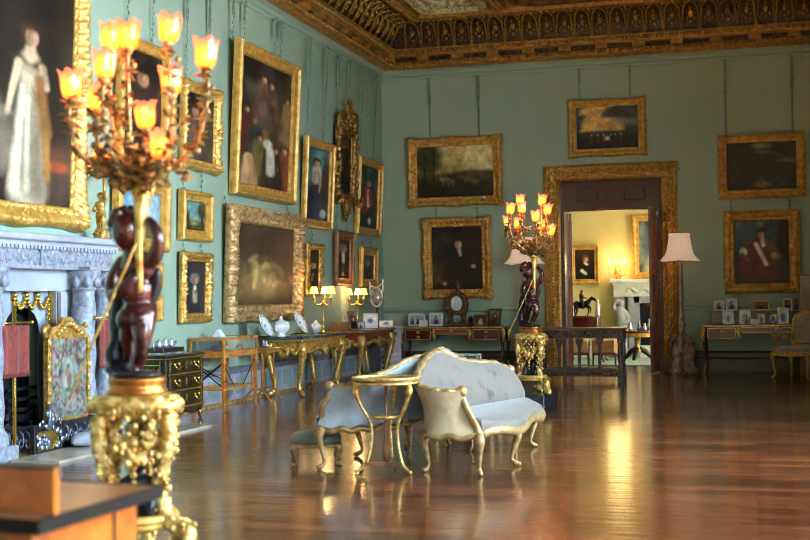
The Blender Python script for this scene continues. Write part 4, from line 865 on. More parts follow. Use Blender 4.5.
mb=MB(); mb.lathe([(.05,0),(.06,.02),(.1,.06),(.1,.1),(.05,.13),(.055,.14),(.02,.16),(.02,.175),(.005,.185)],18); mb.tube(cr([(0,-.09,.06),(0,-.15,.09),(0,-.16,.13)],4),[.022]*4+[.018]*4+[.012],7); mb.build('body',PORC,t)
mb=MB(); mb.tube(cr([(0,.09,.1),(0,.15,.1),(0,.15,.05),(0,.09,.045)],4),.011,6); mb.build('handle',PORC,t)
# ---- lattice radiator case in the corner
t=thing('radiator_case','pinkish white lattice radiator case in the corner of the room','radiator cover',(-6.06,20.2,0))
w,l,H=.44,.78,.80; mb=MB()
for sx in(-1,1):
    for sy in(-1,1): mb.box((sx*(w/2-.03),sy*(l/2-.03),H/2),(.06,.06,H))
for z in(.05,.62,.73): 
    for s in(-1,1): mb.box((s*(w/2-.03),0,z),(.04,l,.07 if z<.1 else .045)); mb.box((0,s*(l/2-.03),z),(w,.04,.07 if z<.1 else .045))
mb.rbox((0,0,H-.015),(w+.05,l+.05,.035),.01); mb.build('frame',RADM,t)
mb=MB()
for k in range(1,6): x=-w/2+w*k/6; mb.box((x,-l/2+.03,.34),(.016,.016,.56))
for k in range(1,12): y=-l/2+l*k/12; mb.box((w/2-.03,y,.34),(.016,.016,.56))
for k in range(6):
    z=.1+k*.09
    for i in range(6): x=-w/2+w*(i+.5)/6; mb.box((x,-l/2+.03,z+(.045 if i%2 else 0)),(.075,.014,.02)); mb.box((x,-l/2+.03,z+(.015 if i%2 else .06)),(.03,.014,.05),ry=.6)
    mb.box((w/2-.03,0,z),(.014,l-.1,.014))
for k in range(1,7): mb.box((-w/2+w*k/7,-l/2+.03,.675),(.02,.016,.07))
mb.build('lattice',RADM,t)
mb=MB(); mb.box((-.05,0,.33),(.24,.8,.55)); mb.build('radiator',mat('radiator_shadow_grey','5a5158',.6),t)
# ---- bureaux plats on the back wall
def bureau(label,x0,x1,y0,y1,H):
    t=thing('writing_desk',label,'desk',((x0+x1)/2,(y0+y1)/2,0),0,'mahogany writing desks against the back wall'); w,d=x1-x0,y1-y0
    mb=MB(); mb.rbox((0,0,H-.014),(w,d,.028),.01); mb.build('top',mat('leather_desk_top','2c2420',.35,0,'3a2f28',20,.1,40),t)
    mb=MB(); 
    for s in(-1,1): mb.box((0,s*(d/2+.002),H-.014),(w+.01,.012,.022)); mb.box((s*(w/2+.002),0,H-.014),(.012,d+.01,.022))
    for s in (-1,1):
        mb.tube([(s*w*.17,-d/2+.03,H-.04),(s*w*.185,-d/2+.015,H-.1),(s*w*.16,-d/2+.02,H-.17),(s*w*.18,-d/2+.03,H-.23)],[.02,.032,.026,.012],7)
        for k in range(4): mb.ball((s*w*.175,-d/2+.012,H-.06-k*.045),.03-.003*k,7,5)
    mb.build('ormolu_mounts',ORMOLU,t)
    dz=.20
    mb=MB(); 
    for s in(-1,1): mb.box((s*w*.335,.02,H-.03-dz/2),(w*.27,d-.06,dz))
    mb.box((0,.03,H-.03-.055),(w*.42,d-.08,.11)); mb.build('carcass',MAHOG,t)
    for s in(-1,0,1):
        ww,hh,zz=(w*.25,.165,H-.035-dz/2) if s else (w*.31,.085,H-.083)
        fy=-d/2+.045 if s==0 else -d/2+.04
        mb=MB(); mb.rbox((s*w*.33,fy,zz),(ww,.03,hh),.008); dr=mb.build('drawer',MAHOG2 if s==0 else MAHOG,t)
        mb=MB()
        for q in(-1,1): mb.box((s*w*.33,fy-.017,zz+q*hh/2),(ww,.01,.012)); mb.box((s*w*.33+q*ww/2,fy-.017,zz),(.012,.01,hh))
        mb.build('gilt_border',ORMOLU,dr)
        mb=MB()
        for z in ((zz-.04,zz+.04) if s else (zz,)): mb.ball((s*w*.33,fy-.025,z),.026,8,5,sy=.6,sx=1.4); mb.ball((s*w*.33,fy-.036,z),.014,6,4)
        mb.build('knob',ORMOLU,dr)
    for sx in(-1,1):
        for sy in(-1,1):
            mb=MB(); x,y=sx*(w/2-.045),sy*(d/2-.045); cab(mb,x,y,H-.03,sx*.8,sy*.5,.026,.03,.03); lg=mb.build('leg',MAHOG,t)
            mb=MB(); mb.tube(cr([(x+sx*.02,y-.03,H-.03),(x+sx*.045,y-.05,H-.13),(x+sx*.03,y-.045,H-.26)],4),[.03,.034,.036,.036,.034,.03,.024,.016,.01],8); mb.build('leg_mount',ORMOLU,lg); mb=MB(); mb.ball((x+sx*.03,y+sy*.02,.024),.024,7,5); mb.tube([(x+sx*.03,y+sy*.01,.03),(x+sx*.0,y-.016,.2)],[.02,.01],6); mb.build('foot_mount',ORMOLU,lg)
    return t
a=at(399,327,1,20.75);b=at(505,327,1,20.75)
bureau('mahogany writing desk with gilt mounts standing under the dark-coated man portrait, carrying the clock',a.x+.06,b.x,20.62,21.22,.78)
a2=at(703,327,1,20.75)
bureau('mahogany writing desk with gilt mounts crowded with photographs right of the doorway',a2.x,a2.x+1.72,20.62,21.22,.78)
DKL=(a.x,b.x); DKR=(a2.x,a2.x+1.72)
# ---- carved oak table before the door
a=at(541,333,2,.80); b=at(627,332,2,.80); print('oak',a,b)
ox0,ox1,oy=-3.12,-1.84,18.45
t=thing('oak_table','long dark carved oak table with arched balustrade base standing before the doorway','table',((ox0+ox1)/2,oy,0)); w=ox1-ox0
mb=MB(); mb.rbox((0,0,.795),(w+.06,.52,.035),.012); mb.build('top',OAKTOP,t)
mb=MB(); 
for s in(-1,1): mb.box((0,s*.2,.72),(w-.02,.035,.11)); mb.box((s*(w/2-.03),0,.72),(.04,.4,.11))
for k in range(22): 
    for s in(-1,1): mb.ball((-w/2+.06+(w-.12)*k/21,s*.22,.72+.02*(-1)**k),.024,6,4)
mb.build('carved_frieze',OAK,t)
for sx in(-1,1):
    for sy in(-1,1):
        mb=MB(); mb.box((sx*(w/2-.05),sy*.2,.66),(.09,.07,.06)); mb.lathe([(.03,.20),(.04,.22),(.04,.26),(.028,.28),(.038,.34),(.038,.52),(.028,.56),(.042,.6),(.042,.63)],12,(sx*(w/2-.05),sy*.2,0)); mb.box((sx*(w/2-.05),sy*.2,.1),(.09,.07,.2)); mb.build('leg',OAK,t)
mb=MB(); 
for s in(-1,1): mb.box((0,s*.2,.15),(w-.06,.05,.09)); mb.box((0,s*.2,.205),(w-.06,.07,.02)); mb.box((s*(w/2-.05),0,.15),(.06,.4,.09))
for k in range(16): mb.ball((-w/2+.1+(w-.2)*k/15,-.228,.15),.028,6,4,sz=.8)
mb.build('stretcher',OAK,t)
for k in (1,2,3):
    x=-w/2+.05+(w-.1)*k/4; mb=MB(); mb.lathe([(.024,.21),(.03,.23),(.02,.26),(.026,.36),(.026,.46),(.018,.5),(.028,.53),(.03,.55)],10,(x,-.2,0)); mb.prism([(-.06,.66),(-.05,.6),(-.028,.55),(.028,.55),(.05,.6),(.06,.66)],-.02,.02,M=Matrix(((1,0,0,x),(0,0,1,-.2),(0,1,0,0),(0,0,0,1)))); mb.build('baluster',OAK,t)
# ---- low stool with glass casket behind the settee
c=at(467,362,1,13.2); t=thing('low_table','low grey padded gilt stool seen just behind the settee back','stool',(c.x,13.2,0))
mb=MB(); mb.rbox((0,0,.46),(.66,.5,.06),.02); mb.build('frame',GOLDP,t); mb=MB(); mb.rbox((0,0,.52),(.6,.46,.07),.03); mb.build('cushion',FABD,t)
for x,y in((-1,-1),(1,-1),(1,1),(-1,1)): mb=MB(); cab(mb,x*.29,y*.21,.45,x*.5,y*.5,.024,.03,.04); mb.build('leg',GOLDP,t)
t=thing('glass_casket','small silver-edged glass casket on the padded stool behind the settee','casket',(c.x,13.2,.556))
hh=.11;ww=.26
mb=MB()
for z in(.005,hh):
    for s in(-1,1): mb.box((0,s*.1,z),(ww,.014,.014)); mb.box((s*ww/2,0,z),(.014,.2,.014))
for x in(-1,1):
    for y in(-1,1): mb.box((x*ww/2,y*.1,hh/2),(.014,.014,hh))
mb.build('frame',SILVER,t); mb=MB(); mb.box((0,0,hh/2+.004),(ww-.02,.18,hh-.012)); mb.build('glass',GLASS,t)
# ---- gilt armchair at the right edge
t=thing('armchair','gilt armchair in silvery brocade standing in front of the right desk','armchair',(.62,19.72,0),math.radians(-32))
BROC=mat('silver_brocade','9a8f86',.6,0,'7d736c',22,.3,40,sheen=.3)
mb=MB(); mb.prism([(-.3,-.27),(.3,-.27),(.26,.26),(-.26,.26)],.36,.40); mb.tube(cr([(-.3,-.27,.37),(0,-.31,.35),(.3,-.27,.37)],5),.03,6); mb.build('seat_frame',GOLD2,t)
mb=MB(); mb.rbox((0,-.01,.43),(.58,.52,.08),.035); mb.build('seat',BROC,t)
pl=[(-.24,.5),(.24,.5),(.27,.75),(.25,.92),(.12,.97),(-.12,.97),(-.25,.92),(-.27,.75)]
MM=Matrix(((1,0,0,0),(0,.15,1,.2),(0,1,-.15,0),(0,0,0,1)))
mb=MB(); mb.prism([(x*.93,(y-.73)*.93+.73) for x,y in pl],-.03,.035,M=MM); mb.build('backrest',BROC,t,bevel=.015)
mb=MB(); L=[MM@Vector((x,y,0)) for x,y in cr(pl,3,True)]; mb.tube(L,.026,7,closed=True)
for s in(-1,1): mb.tube([(s*.24,.27,.36),MM@Vector((s*.24,.5,0))],.024,7)
mb.build('back_frame',GOLD2,t)
for s in(-1,1):
    mb=MB(); mb.tube(cr([(s*.26,.26,.67),(s*.31,.1,.68),(s*.33,-.08,.66),(s*.34,-.16,.64),(s*.32,-.1,.55),(s*.31,-.06,.45),(s*.29,-.1,.38)],4),.022,7); mb.ball((s*.34,-.16,.64),.032,7,5); ar=mb.build('arm',GOLD2,t)
    mb=MB(); mb.rbox((s*.325,.0,.695),(.06,.2,.035),.015); mb.build('arm_pad',BROC,ar)
for x,y in((-1,-1),(1,-1),(1,1),(-1,1)): mb=MB(); cab(mb,x*.27,y*.24,.37,x*.7,y*.6,.024,.03,.04); mb.build('leg',GOLD2,t)
# ---- folding screen at the right edge
t=thing('folding_screen','pale floral-topped folding screen panel standing behind the armchair at the far right','screen',(1.10,20.35,0))
for k,(x,r) in enumerate(((0,.35),(.42,-.35))):
    p=Paint(.44,1.5,60,50+k); p.grad((0,'8b8478'),(.6,'a39a8c'),(1,'b5aba0')); p.noise(6,'7a6a5c',.6,region=(0,.4,1,1)); p.noise(9,'a04a4a',.6,region=(.1,.5,.9,.95)); p.noise(9,'5c6a4a',.6,region=(.1,.4,.9,.9))
    o=p.build(t,-.016); o.name='painted_panel'; o.rotation_euler.z=r; o.location=(x-.22+.0,-.016,.79)
    mb=MB(); 
    for s in(-1,1): mb.box((s*.225,0,.78),(.03,.03,1.56)); mb.box((0,0,.78+s*.76),(.46,.03,.04))
    f=mb.build('panel_frame',WALNUT,t); f.rotation_euler.z=r; f.location=(x-.22,0,0)
# ================================================================ CHIMNEYPIECE
XF=XL+.36
ym=lambda px,py=300,x=XF: at(px,py,0,x).y
yL0=8.9; yR1=ym(113); MT=1.885; XS=XL+.16
t=thing('fireplace','carved white marble chimneypiece with paired columns under the full-length lady portrait','fireplace',(XL,10.0,0))
def W(mb_):   # shift a world-built mesh into the fireplace's frame
    mb_.v=[(x-XL,y-10.0,z) for x,y,z in mb_.v]; return mb_
mb=MB(); cy=(yL0+yR1)/2; ln=yR1-yL0
mb.rbox((XL+.24,cy,MT-.03),(.47,ln+.1,.06),.015); mb.box((XL+.21,cy,MT-.08),(.41,ln+.02,.05)); 
for k in range(34): mb.box((XL+.41,yL0+ln*(k+.5)/34,MT-.115),(.03,.035,.03))
W(mb).build('mantel_shelf',MARBLES,t)
mb=MB(); mb.box((XL+.19,cy,1.70),(.36,ln-.04,.20)); mb.box((XL+.2,cy,1.6),(.38,ln,.03))
rr=np.random.RandomState(2)
for k in range(90): mb.ball((XL+.37,yL0+.05+rr.rand()*(ln-.1),1.63+rr.rand()*.14),.02+.02*rr.rand(),6,4,sx=.5)
mb.box((XL+.385,ym(39),1.7),(.02,.03,.2)); W(mb).build('frieze',MARBLE,t)
o0,o1=ym(7,300,XL+.25),ym(60,300,XL+.25)
mb=MB(); mb.box((XL+.13,cy,1.5),(.25,ln-.3,.18)); mb.box((XL+.11,(o1+yR1-.1)/2,.75),(.2,yR1-.1-o1,1.4)); mb.box((XL+.11,(yL0+o0)/2,.75),(.2,o0-yL0,1.4)); mb.box((XL+.25,(o0+o1)/2,1.41),(.04,o1-o0+.1,.03))
mb.box((XL+.24,o1+.06,.7),(.03,.1,1.36)); W(mb).build('surround',MARBLES,t)
# slips with arched black opening
o0,o1=ym(4,300,XS),ym(60,300,XS); mb=MB(); ac=(o0+ym(39,350,XS))/2; ar=(ym(39,350,XS)-o0)/2; N=14; za=1.05
arc=[(ac+ar*math.cos(PI*k/N),za+ar*.75*math.sin(PI*k/N)) for k in range(N+1)]
x=XS
top=[Vector((x,o0-.1+(o1-o0+.1)*(1-k/N),1.4)) for k in range(N+1)]
mb.grid([[Vector((x,a,b)) for a,b in arc],top],smooth=False); mb.add([(x,ac+ar,0),(x,o1,0),(x,o1,1.4),(x,ac+ar,za)],[(0,1,2,3)]); mb.box((XL+.08,o1-.03,.7),(.16,.06,1.4)); W(mb).build('slip',SLATE,t)
mb=MB(); mb.box((XL+.02,ac,.7),(.03,ar*2.2,1.38)); mb.box((XL+.1,ac,.3),(.14,ar*1.5,.03))
for k in range(5): mb.box((XL+.15,ac,.18+k*.09),(.025,ar*1.7,.03))
mb.lathe([(.05,.0),(.04,.4)],8,(XL+.12,ac-ar*.7,0)); mb.lathe([(.05,.0),(.04,.4)],8,(XL+.12,ac+ar*.7,0)); W(mb).build('grate',IRON,t)
mb=MB(); y0_,y1_=ym(12,300,XS),ym(46,300,XS); P_=[(XL+.19,y0_,1.36)]
for k in range(3):
    a=y0_+(y1_-y0_)*k/3; b=y0_+(y1_-y0_)*(k+1)/3
    for q in range(9): mb.ball((XL+.185,a+(b-a)*(q+.5)/9,1.345-.10*math.sin(PI*(q+.5)/9)),.022,6,4)
    mb.ball((XL+.185,a,1.36),.03,7,5)
for s in (y1_,y0_):
    for q in range(8): mb.ball((XL+.185,s,1.32-.045*q),.024-.001*q,6,4)
mb.box((XL+.18,ym(51,300,XL+.18),.72),(.02,.035,1.36)); W(mb).build('brass_garland',BRASS,t)
def column(px,x,r,name='column'):
    p=at(px,350,0,x); mb=MB(); pr=[(r*1.35,.12),(r*1.35,.2),(r*1.15,.24),(r*1.0,.28)]+[(r*(1.0+.0),.28+.1*k) for k in range(1,11)]+[(r*.98,1.38),(r*1.15,1.41),(r*1.05,1.43),(r*1.35,1.52),(r*1.5,1.56),(r*1.5,1.6)]
    dense=cr([(a,b) for a,b in pr],4); mb.lathe([(max(a,.01),b) for a,b in dense],22,(x,p.y,0),wob=lambda a,z:1+(.07*math.sin(2*a+z*16) if .27<z<1.37 else 0)); mb.box((x,p.y,.06),(r*3,r*3,.13)); mb.box((x,p.y,1.6),(r*3.1,r*3.1,.03))
    for k in range(8): a=2*PI*k/8; mb.ball((x+r*1.25*math.cos(a),p.y+r*1.25*math.sin(a),1.48),r*.36,6,5,sz=1.5)
    W(mb).build(name,MARBLE,t); return p.y
column(84,XL+.34,.105); column(103,XL+.22,.095); column(-10,XL+.34,.105)
mb=MB(); mb.box((-5.60,10.35,.012),(.44,2.9,.024)); h=tag(mb.build('hearth_stone',mat('hearth_marble','b9ab98',.25,0,'9d9082',3,.03,20,coat=.3)),'pale stone hearth slab on the floor in front of the chimneypiece','hearth')
# fender
t=thing('fender','dark pierced metal fender with grey scrolls round the hearth','fender',(-6.0,9.9,.001))
fx,fy0,fy1=-5.86,9.30,10.75
mb=MB()
for z in(.015,.235): mb.box((fx+6.0,(fy0+fy1)/2-9.9,z),(.04,fy1-fy0,.03)); mb.box((fx+6-.18,fy0-9.9,z),(.36,.04,.03))
for y in(fy0,fy0+.42,fy0+.95,fy1): mb.rbox((fx+6,y-9.9,.13),(.055,.055,.26),.006)
mb.box((fx+6-.01,(fy0+fy1)/2-9.9,.12),(.008,fy1-fy0,.2)); mb.box((fx+6-.18,fy0-9.9+.01,.12),(.36,.008,.2)); mb.build('frame',mat('fender_steel','4b434a',.4,.6,'2c2529',9),t)
mb=MB()
for i in range(12):
    y=fy0-9.9+.5+i*.075
    if y>fy1-9.9-.05: break
    mb.tube([(fx+6+.012,y+.004*k*math.cos(k*.8),.12+.009*k*math.sin(k*.8)*(-1)**i) for k in range(11)],.009,5)
mb.build('scrollwork',STEEL,t); mb=MB()
for i in range(5): x=fx+6-.06-i*.065; mb.tube([(x+.004*k*math.cos(k*.8),fy0-9.9-.004,.12+.009*k*math.sin(k*.8)) for k in range(11)],.009,5)
mb.build('end_scrollwork',STEEL,t)
mb=MB(); mb.box((fx+6.005,fy0+.21-9.9,.11),(.012,.33,.17)); mb.build('brass_panel',BRASS,t)
mb=MB(); rr=np.random.RandomState(5)
for i in range(34):
    y=rr.uniform(.02,.42); z=rr.uniform(.05,.36)*(1-abs(y-.22)*1.2); mb.ball((fx+6+.02,fy0-9.9+y,z),rr.uniform(.015,.04),6,4,sx=.5)
mb.tube([(fx+6.02,fy0+.21-9.9,.2),(fx+6.02,fy0+.21-9.9,.42)],[.03,.015],7); mb.build('andiron_ornament',STEEL,t)
# carved marble piece and white block on the hearth
p=at(86,447,2,.024); t_=organic('marble_carving',[((0,0,.05),(.1,.3,.05)),((0,-.14,.08),(.09,.13,.05)),((.02,.1,.11),(.06,.1,.05)),((.0,.2,.12),(.05,.06,.05)),((.02,-.02,.1),(.05,.05,.06))],[([(.03,-.2,.06),(.08,-.05,.1),(.03,.06,.14)],[.03,.04,.03])],MARBLES,None,.014,3); t_.location=(-5.68,p.y+.16,.021); t_.rotation_euler.z=-.12
tag(t_,'low white carved marble piece lying on the hearth in front of the fender','carving')
p=at(169,437,2,.0); mb=MB(); mb.rbox((0,0,.075),(.12,.26,.15),.03); o=mb.build('marble_block',MARBLES,None,(p.x-.08,p.y+.1,.024 if p.x-.08<-5.45 else .001)); tag(o,'small white marble block on the floor below the inlaid black chest','block')
# banner pole screens
def banner(px0,px1,py0,py1,ppx,label,x,bot):
    a=at(px0,py0,0,x);b=at(px1,py0,0,x);z0=at((px0+px1)/2,py1,0,x).z;pp=at(ppx,py0,0,x); t=thing('pole_screen',label,'pole screen',(x,pp.y,bot),0,'red banner screens by the fireplace')
    z1=a.z-bot; y0,y1=a.y-pp.y,b.y-pp.y; zb=z0-bot
    mb=MB(); mb.tube([(0,0,.03),(0,0,z1+.2)],.016,8); mb.ball((0,0,z1+.22),.03,8,6); mb.lathe([(.15,0),(.14,.02),(.05,.035),(.03,.08)],16); mb.build('pole',BRASS,t)
    mb=MB(); mb.tube([(.02,y0-.06,z1+.02),(.02,y1+.06,z1+.02)],.01,6)
    for s in(y0-.06,y1+.06): mb.ball((.02,s,z1+.02),.02,6,5)
    mb.build('crossbar',BRASS,t)
    N=20; P1=[[(.03+.012*math.sin(k/N*PI*5),y0+(y1-y0)*k/N,z1-(z1-zb)*j/8) for j in range(9)] for k in range(N+1)]; P2=[[(q[0]-.008,q[1],q[2]) for q in r] for r in P1]
    mb=MB(); mb.grid(P1); mb.grid(P2); mb.grid([[P1[k][0],P2[k][0]] for k in range(N+1)]); mb.grid([[P1[k][-1],P2[k][-1]] for k in range(N+1)]); mb.grid([P1[0],P2[0]]); mb.grid([P1[-1],P2[-1]]); 
    bb=mb.build('banner',RED,t); mb=MB()
    for k in range(0,N+1,1): mb.tube([(.026,y0+(y1-y0)*k/N,zb+.01),(.026,y0+(y1-y0)*k/N,zb-.03)],.007,5)
    mb.build('fringe',mat('red_fringe','7a2c24',.8),bb)
    return t
banner(-2,26,326,374,14,'red silk banner on a brass pole in front of the black fireplace opening',XL+.40,.001)
banner(97,118,320,364,110,'red silk banner half hidden behind the near bronze cherub',XL+.44,.001)
# tapestry fire screen
x=XL+.38; a=at(48,372,0,x); b=at(84,368,0,x); zt=at(65,336,0,x).z; zb=at(65,420,0,x).z; w=b.y-a.y
t=thing('fire_screen','gilt-framed floral tapestry fire screen standing behind the fender','fire screen',(x,(a.y+b.y)/2,.001)); t.rotation_euler.z=PI/2-.06
h=zt-zb; zc=(zt+zb)/2-.001
p=Paint(w,h,90,61); p.grad((0,'98948a'),(1,'a39d92'))
rr=np.random.RandomState(6)
for i in range(420):
    u,v=rr.rand(2)
    if abs(u-.5)<.16 and abs(v-.5)<.24: continue
    p.ell(u,v,rr.uniform(.014,.04),rr.uniform(.01,.026),rr.choice(['9a3a3a','3d5f8a','4a6a4a','b06a4a','2c3f5a','8a4a5c','6a7a4a']),.5,rr.rand()*3)
p.ell(.5,.5,.18,.26,'6f7f78',.15); p.ell(.5,.52,.14,.21,'a9a89a',.4); p.ell(.52,.47,.06,.1,'7a6a5a',.4); p.ell(.46,.57,.05,.05,'b07a68',.5); p.ell(.5,.64,.04,.035,'5a7a5a',.5); p.ell(.5,.36,.09,.03,'4a5f58',.5)
p.C*=.62; c=p.build(t,-.02); c.name='tapestry'; c.location.z=zc
mb=MB(); fr=[(-w/2,zc-h/2),(w/2,zc-h/2),(w/2,zc+h/2),(-w/2,zc+h/2)]
for s in(-1,1): 
    mb.box((s*w/2,-.01,zc-.02),(.04,.05,h+.0))
    for k in range(7): mb.ball((s*(w/2+.012*math.sin(k*2)),-.03,zc-h/2+h*(k+.5)/7),.022,6,5,sz=2)
    mb.tube(cr([(s*w/2,0,zc+h/2),(s*(w/2+.03),0,zc+h/2+.06),(s*(w/2-.03),0,zc+h/2+.1)],4),.026,7)
mb.box((0,-.01,zc-h/2),(w,.05,.05)); mb.box((0,-.01,zc+h/2),(w,.05,.04))
mb.prism([(-w/2+.02,0),(w/2-.02,0),(w*.4,.08),(w*.22,.1),(w*.1,.17),(-w*.1,.17),(-w*.22,.1),(-w*.4,.08)],-.02,.02,M=Matrix(((1,0,0,0),(0,0,1,0),(0,1,0,zc+h/2),(0,0,0,1))))
for k in range(9): mb.ball(((k-4)*.045,-.035,zc+h/2+.06+.05*math.cos((k-4)*.6)),.03,7,5)
mb.build('frame',GOLD2,t)
for s in(-1,1): mb=MB(); mb.tube([(s*w/2,-.0,zc-h/2),(s*w/2,0,.14)],.02,7); mb.tube(cr([(s*w/2,-.09,.02),(s*w/2,-.05,.07),(s*w/2,0,.15),(s*w/2,.05,.07),(s*w/2,.09,.02)],4),.018,7); mb.build('leg',GOLD2,t)
# ================================================================ CANDELABRA
def glass_mat():
    m=bpy.data.materials.new('amber_tulip_glass'); m.use_nodes=True; nt=m.node_tree; nt.nodes.clear(); N=nt.nodes.new; L=nt.links.new
    o=N('ShaderNodeOutputMaterial'); tr=N('ShaderNodeBsdfTranslucent'); tr.inputs['Color'].default_value=(1,.27,.08,1); gl=N('ShaderNodeBsdfGlossy'); gl.inputs['Roughness'].default_value=.15
    tp=N('ShaderNodeBsdfTransparent'); tp.inputs['Color'].default_value=(1,.7,.5,1); m1=N('ShaderNodeMixShader'); m1.inputs[0].default_value=.12; m2=N('ShaderNodeMixShader'); m2.inputs[0].default_value=.25
    L(tr.outputs[0],m1.inputs[1]); L(gl.outputs[0],m1.inputs[2]); L(m1.outputs[0],m2.inputs[1]); L(tp.outputs[0],m2.inputs[2])
    e=N('ShaderNodeEmission'); e.inputs['Strength'].default_value=.34
    tc=N('ShaderNodeTexCoord'); sp=N('ShaderNodeSeparateXYZ'); L(tc.outputs['Object'],sp.inputs[0]); r=N('ShaderNodeValToRGB'); mr=N('ShaderNodeMapRange'); mr.inputs['From Min'].default_value=0; mr.inputs['From Max'].default_value=.12
    L(sp.outputs['Z'],mr.inputs['Value']); L(mr.outputs[0],r.inputs['Fac']); el=r.color_ramp.elements; el[0].color=(1,.16,.03,1); el[1].color=(1,.42,.3,1); el.new(.5).color=(1,.3,.05,1); L(r.outputs['Color'],e.inputs['Color'])
    ad=N('ShaderNodeAddShader'); L(m2.outputs[0],ad.inputs[0]); L(e.outputs[0],ad.inputs[1]); L(ad.outputs[0],o.inputs['Surface']); return m
TULIP=glass_mat()
BULB=mat('lit_bulb','ffe0a0',.5,emit='ffc860',estr=55)
FLAME=mat('lit_candle_bulb','ffd080',.5,emit='ffb040',estr=6)
mb=MB()
def tul(a,z): return 1+.05*math.cos(5*a)+ (.10*max(0,z-.07)/.05*math.cos(5*a))
pr=[(.012,0),(.03,.006),(.042,.03),(.046,.06),(.047,.09),(.051,.112),(.056,.122)]
vs=[]
def tulip_mesh():
    mb=MB(); n=30; P=[]
    for r,z in cr(pr,3): P.append([((r*tul(2*PI*k/n,z))*math.cos(2*PI*k/n),(r*tul(2*PI*k/n,z))*math.sin(2*PI*k/n),z+(.010*math.cos(5*2*PI*k/n)*max(0,z-.06)/.06)) for k in range(n)])
    Q=[[(x*.94,y*.94,z) for x,y,z in row] for row in P][::-1]
    mb.grid(P+Q,closed_v=True); mb.add(P[0],[tuple(range(n-1,-1,-1))]); return mb
SH0=tulip_mesh().build('glass_shade',TULIP); SHM=SH0.data; bpy.data.objects.remove(SH0)
mb=MB(); mb.lathe([(.004,.02),(.016,.035),(.02,.055),(.014,.078),(.003,.09)],10,caps=False); B0=mb.build('bulb',BULB); BM=B0.data; bpy.data.objects.remove(B0)
def leafy(mb,p,r,rnd,n=3):
    for i in range(n):
        d=Vector(rnd.uniform(-1,1,3)).normalized(); s=d.cross(Vector((0,0,1))+Vector(rnd.uniform(-.4,.4,3))).normalized()*r*.42; a=Vector(p); u=d.cross(s).normalized()*r*.12
        mb.add([a,a+d*r*.5+s+u,a+d*r*1.1,a+d*r*.5-s+u,a+d*r*.5-u*2],[(0,1,4),(1,2,4),(2,3,4),(3,0,4)],True)
BRANCH=mat('branch_ormolu','b8935a',.4,.5,'6c5030',40,.3,60)
LEAFM=mat('amber_leaf_gilding','a3844e',.4,.4,'6c4e28',30,.2,60)
def candelabrum(t,stem,tips,scale=1,seed=1,shade=1,light=0):
    """branches from the stem top to each lit tulip shade (positions relative to t)"""
    rnd=np.random.RandomState(seed); s=Vector(stem)
    for tip in tips:
        e=Vector(tip)-Vector((0,0,.05*shade)); d=e-s; hz_=Vector((d.x,d.y,0))
        c1=s+hz_*.35+Vector((0,0,d.z*.12)); c2=s+hz_*.85+Vector((0,0,d.z*.35)); c3=e-Vector((0,0,max(.03,d.z*.22)))+hz_*.04
        q=cr([s,c1,c2,c3,e],6); mb=MB(); mb.tube(q,[.0095*scale]*len(q),6); mb.lathe([(.006,-.03),(.02,-.012),(.026,0),(.02,.008)],10,e); a=mb.build('arm',BRANCH,t)
        mb=MB()
        for i in range(3,len(q)-1):
            leafy(mb,q[i],.05*scale,rnd,2)
            if i%4==0: mb.ball(Vector(q[i])+Vector(rnd.uniform(-.03,.03,3)),.016*scale,6,4)
        p0=Vector(q[len(q)//2]); off=Vector(rnd.uniform(-.14,.14,3)); tw=cr([p0,p0+off*.6+Vector((0,0,.04)),p0+off+Vector((0,0,.02))],4); mb.tube(tw,.005,5); leafy(mb,tw[-1],.055*scale,rnd,5); leafy(mb,tw[4],.045*scale,rnd,3)
        mb.build('leaves',LEAFM,a)
        g=bpy.data.objects.new('glass_shade',SHM); COL.objects.link(g); g.parent=t; g.location=e; g.scale=(shade,)*3; g.rotation_euler=(rnd.uniform(-.15,.15),rnd.uniform(-.15,.15),rnd.rand()*6)
        b=bpy.data.objects.new('bulb',BM); COL.objects.link(b); b.parent=g
    mb=MB()
    for i in range(46):
        d=Vector(rnd.uniform(-1,1,3)); leafy(mb,s+Vector((d.x*.1,d.y*.1,.02+abs(d.z)*.14))*1.0,.06*scale,rnd,2)
    mb.build('leaf_cluster',LEAFM,t)
    if light:
        l=bpy.data.lights.new('candle_glow','POINT'); l.energy=light; l.color=(1,.62,.28); l.shadow_soft_size=.12; o=bpy.data.objects.new('candle_glow',l); COL.objects.link(o); o.parent=t; o.location=s+Vector((0,0,.42))
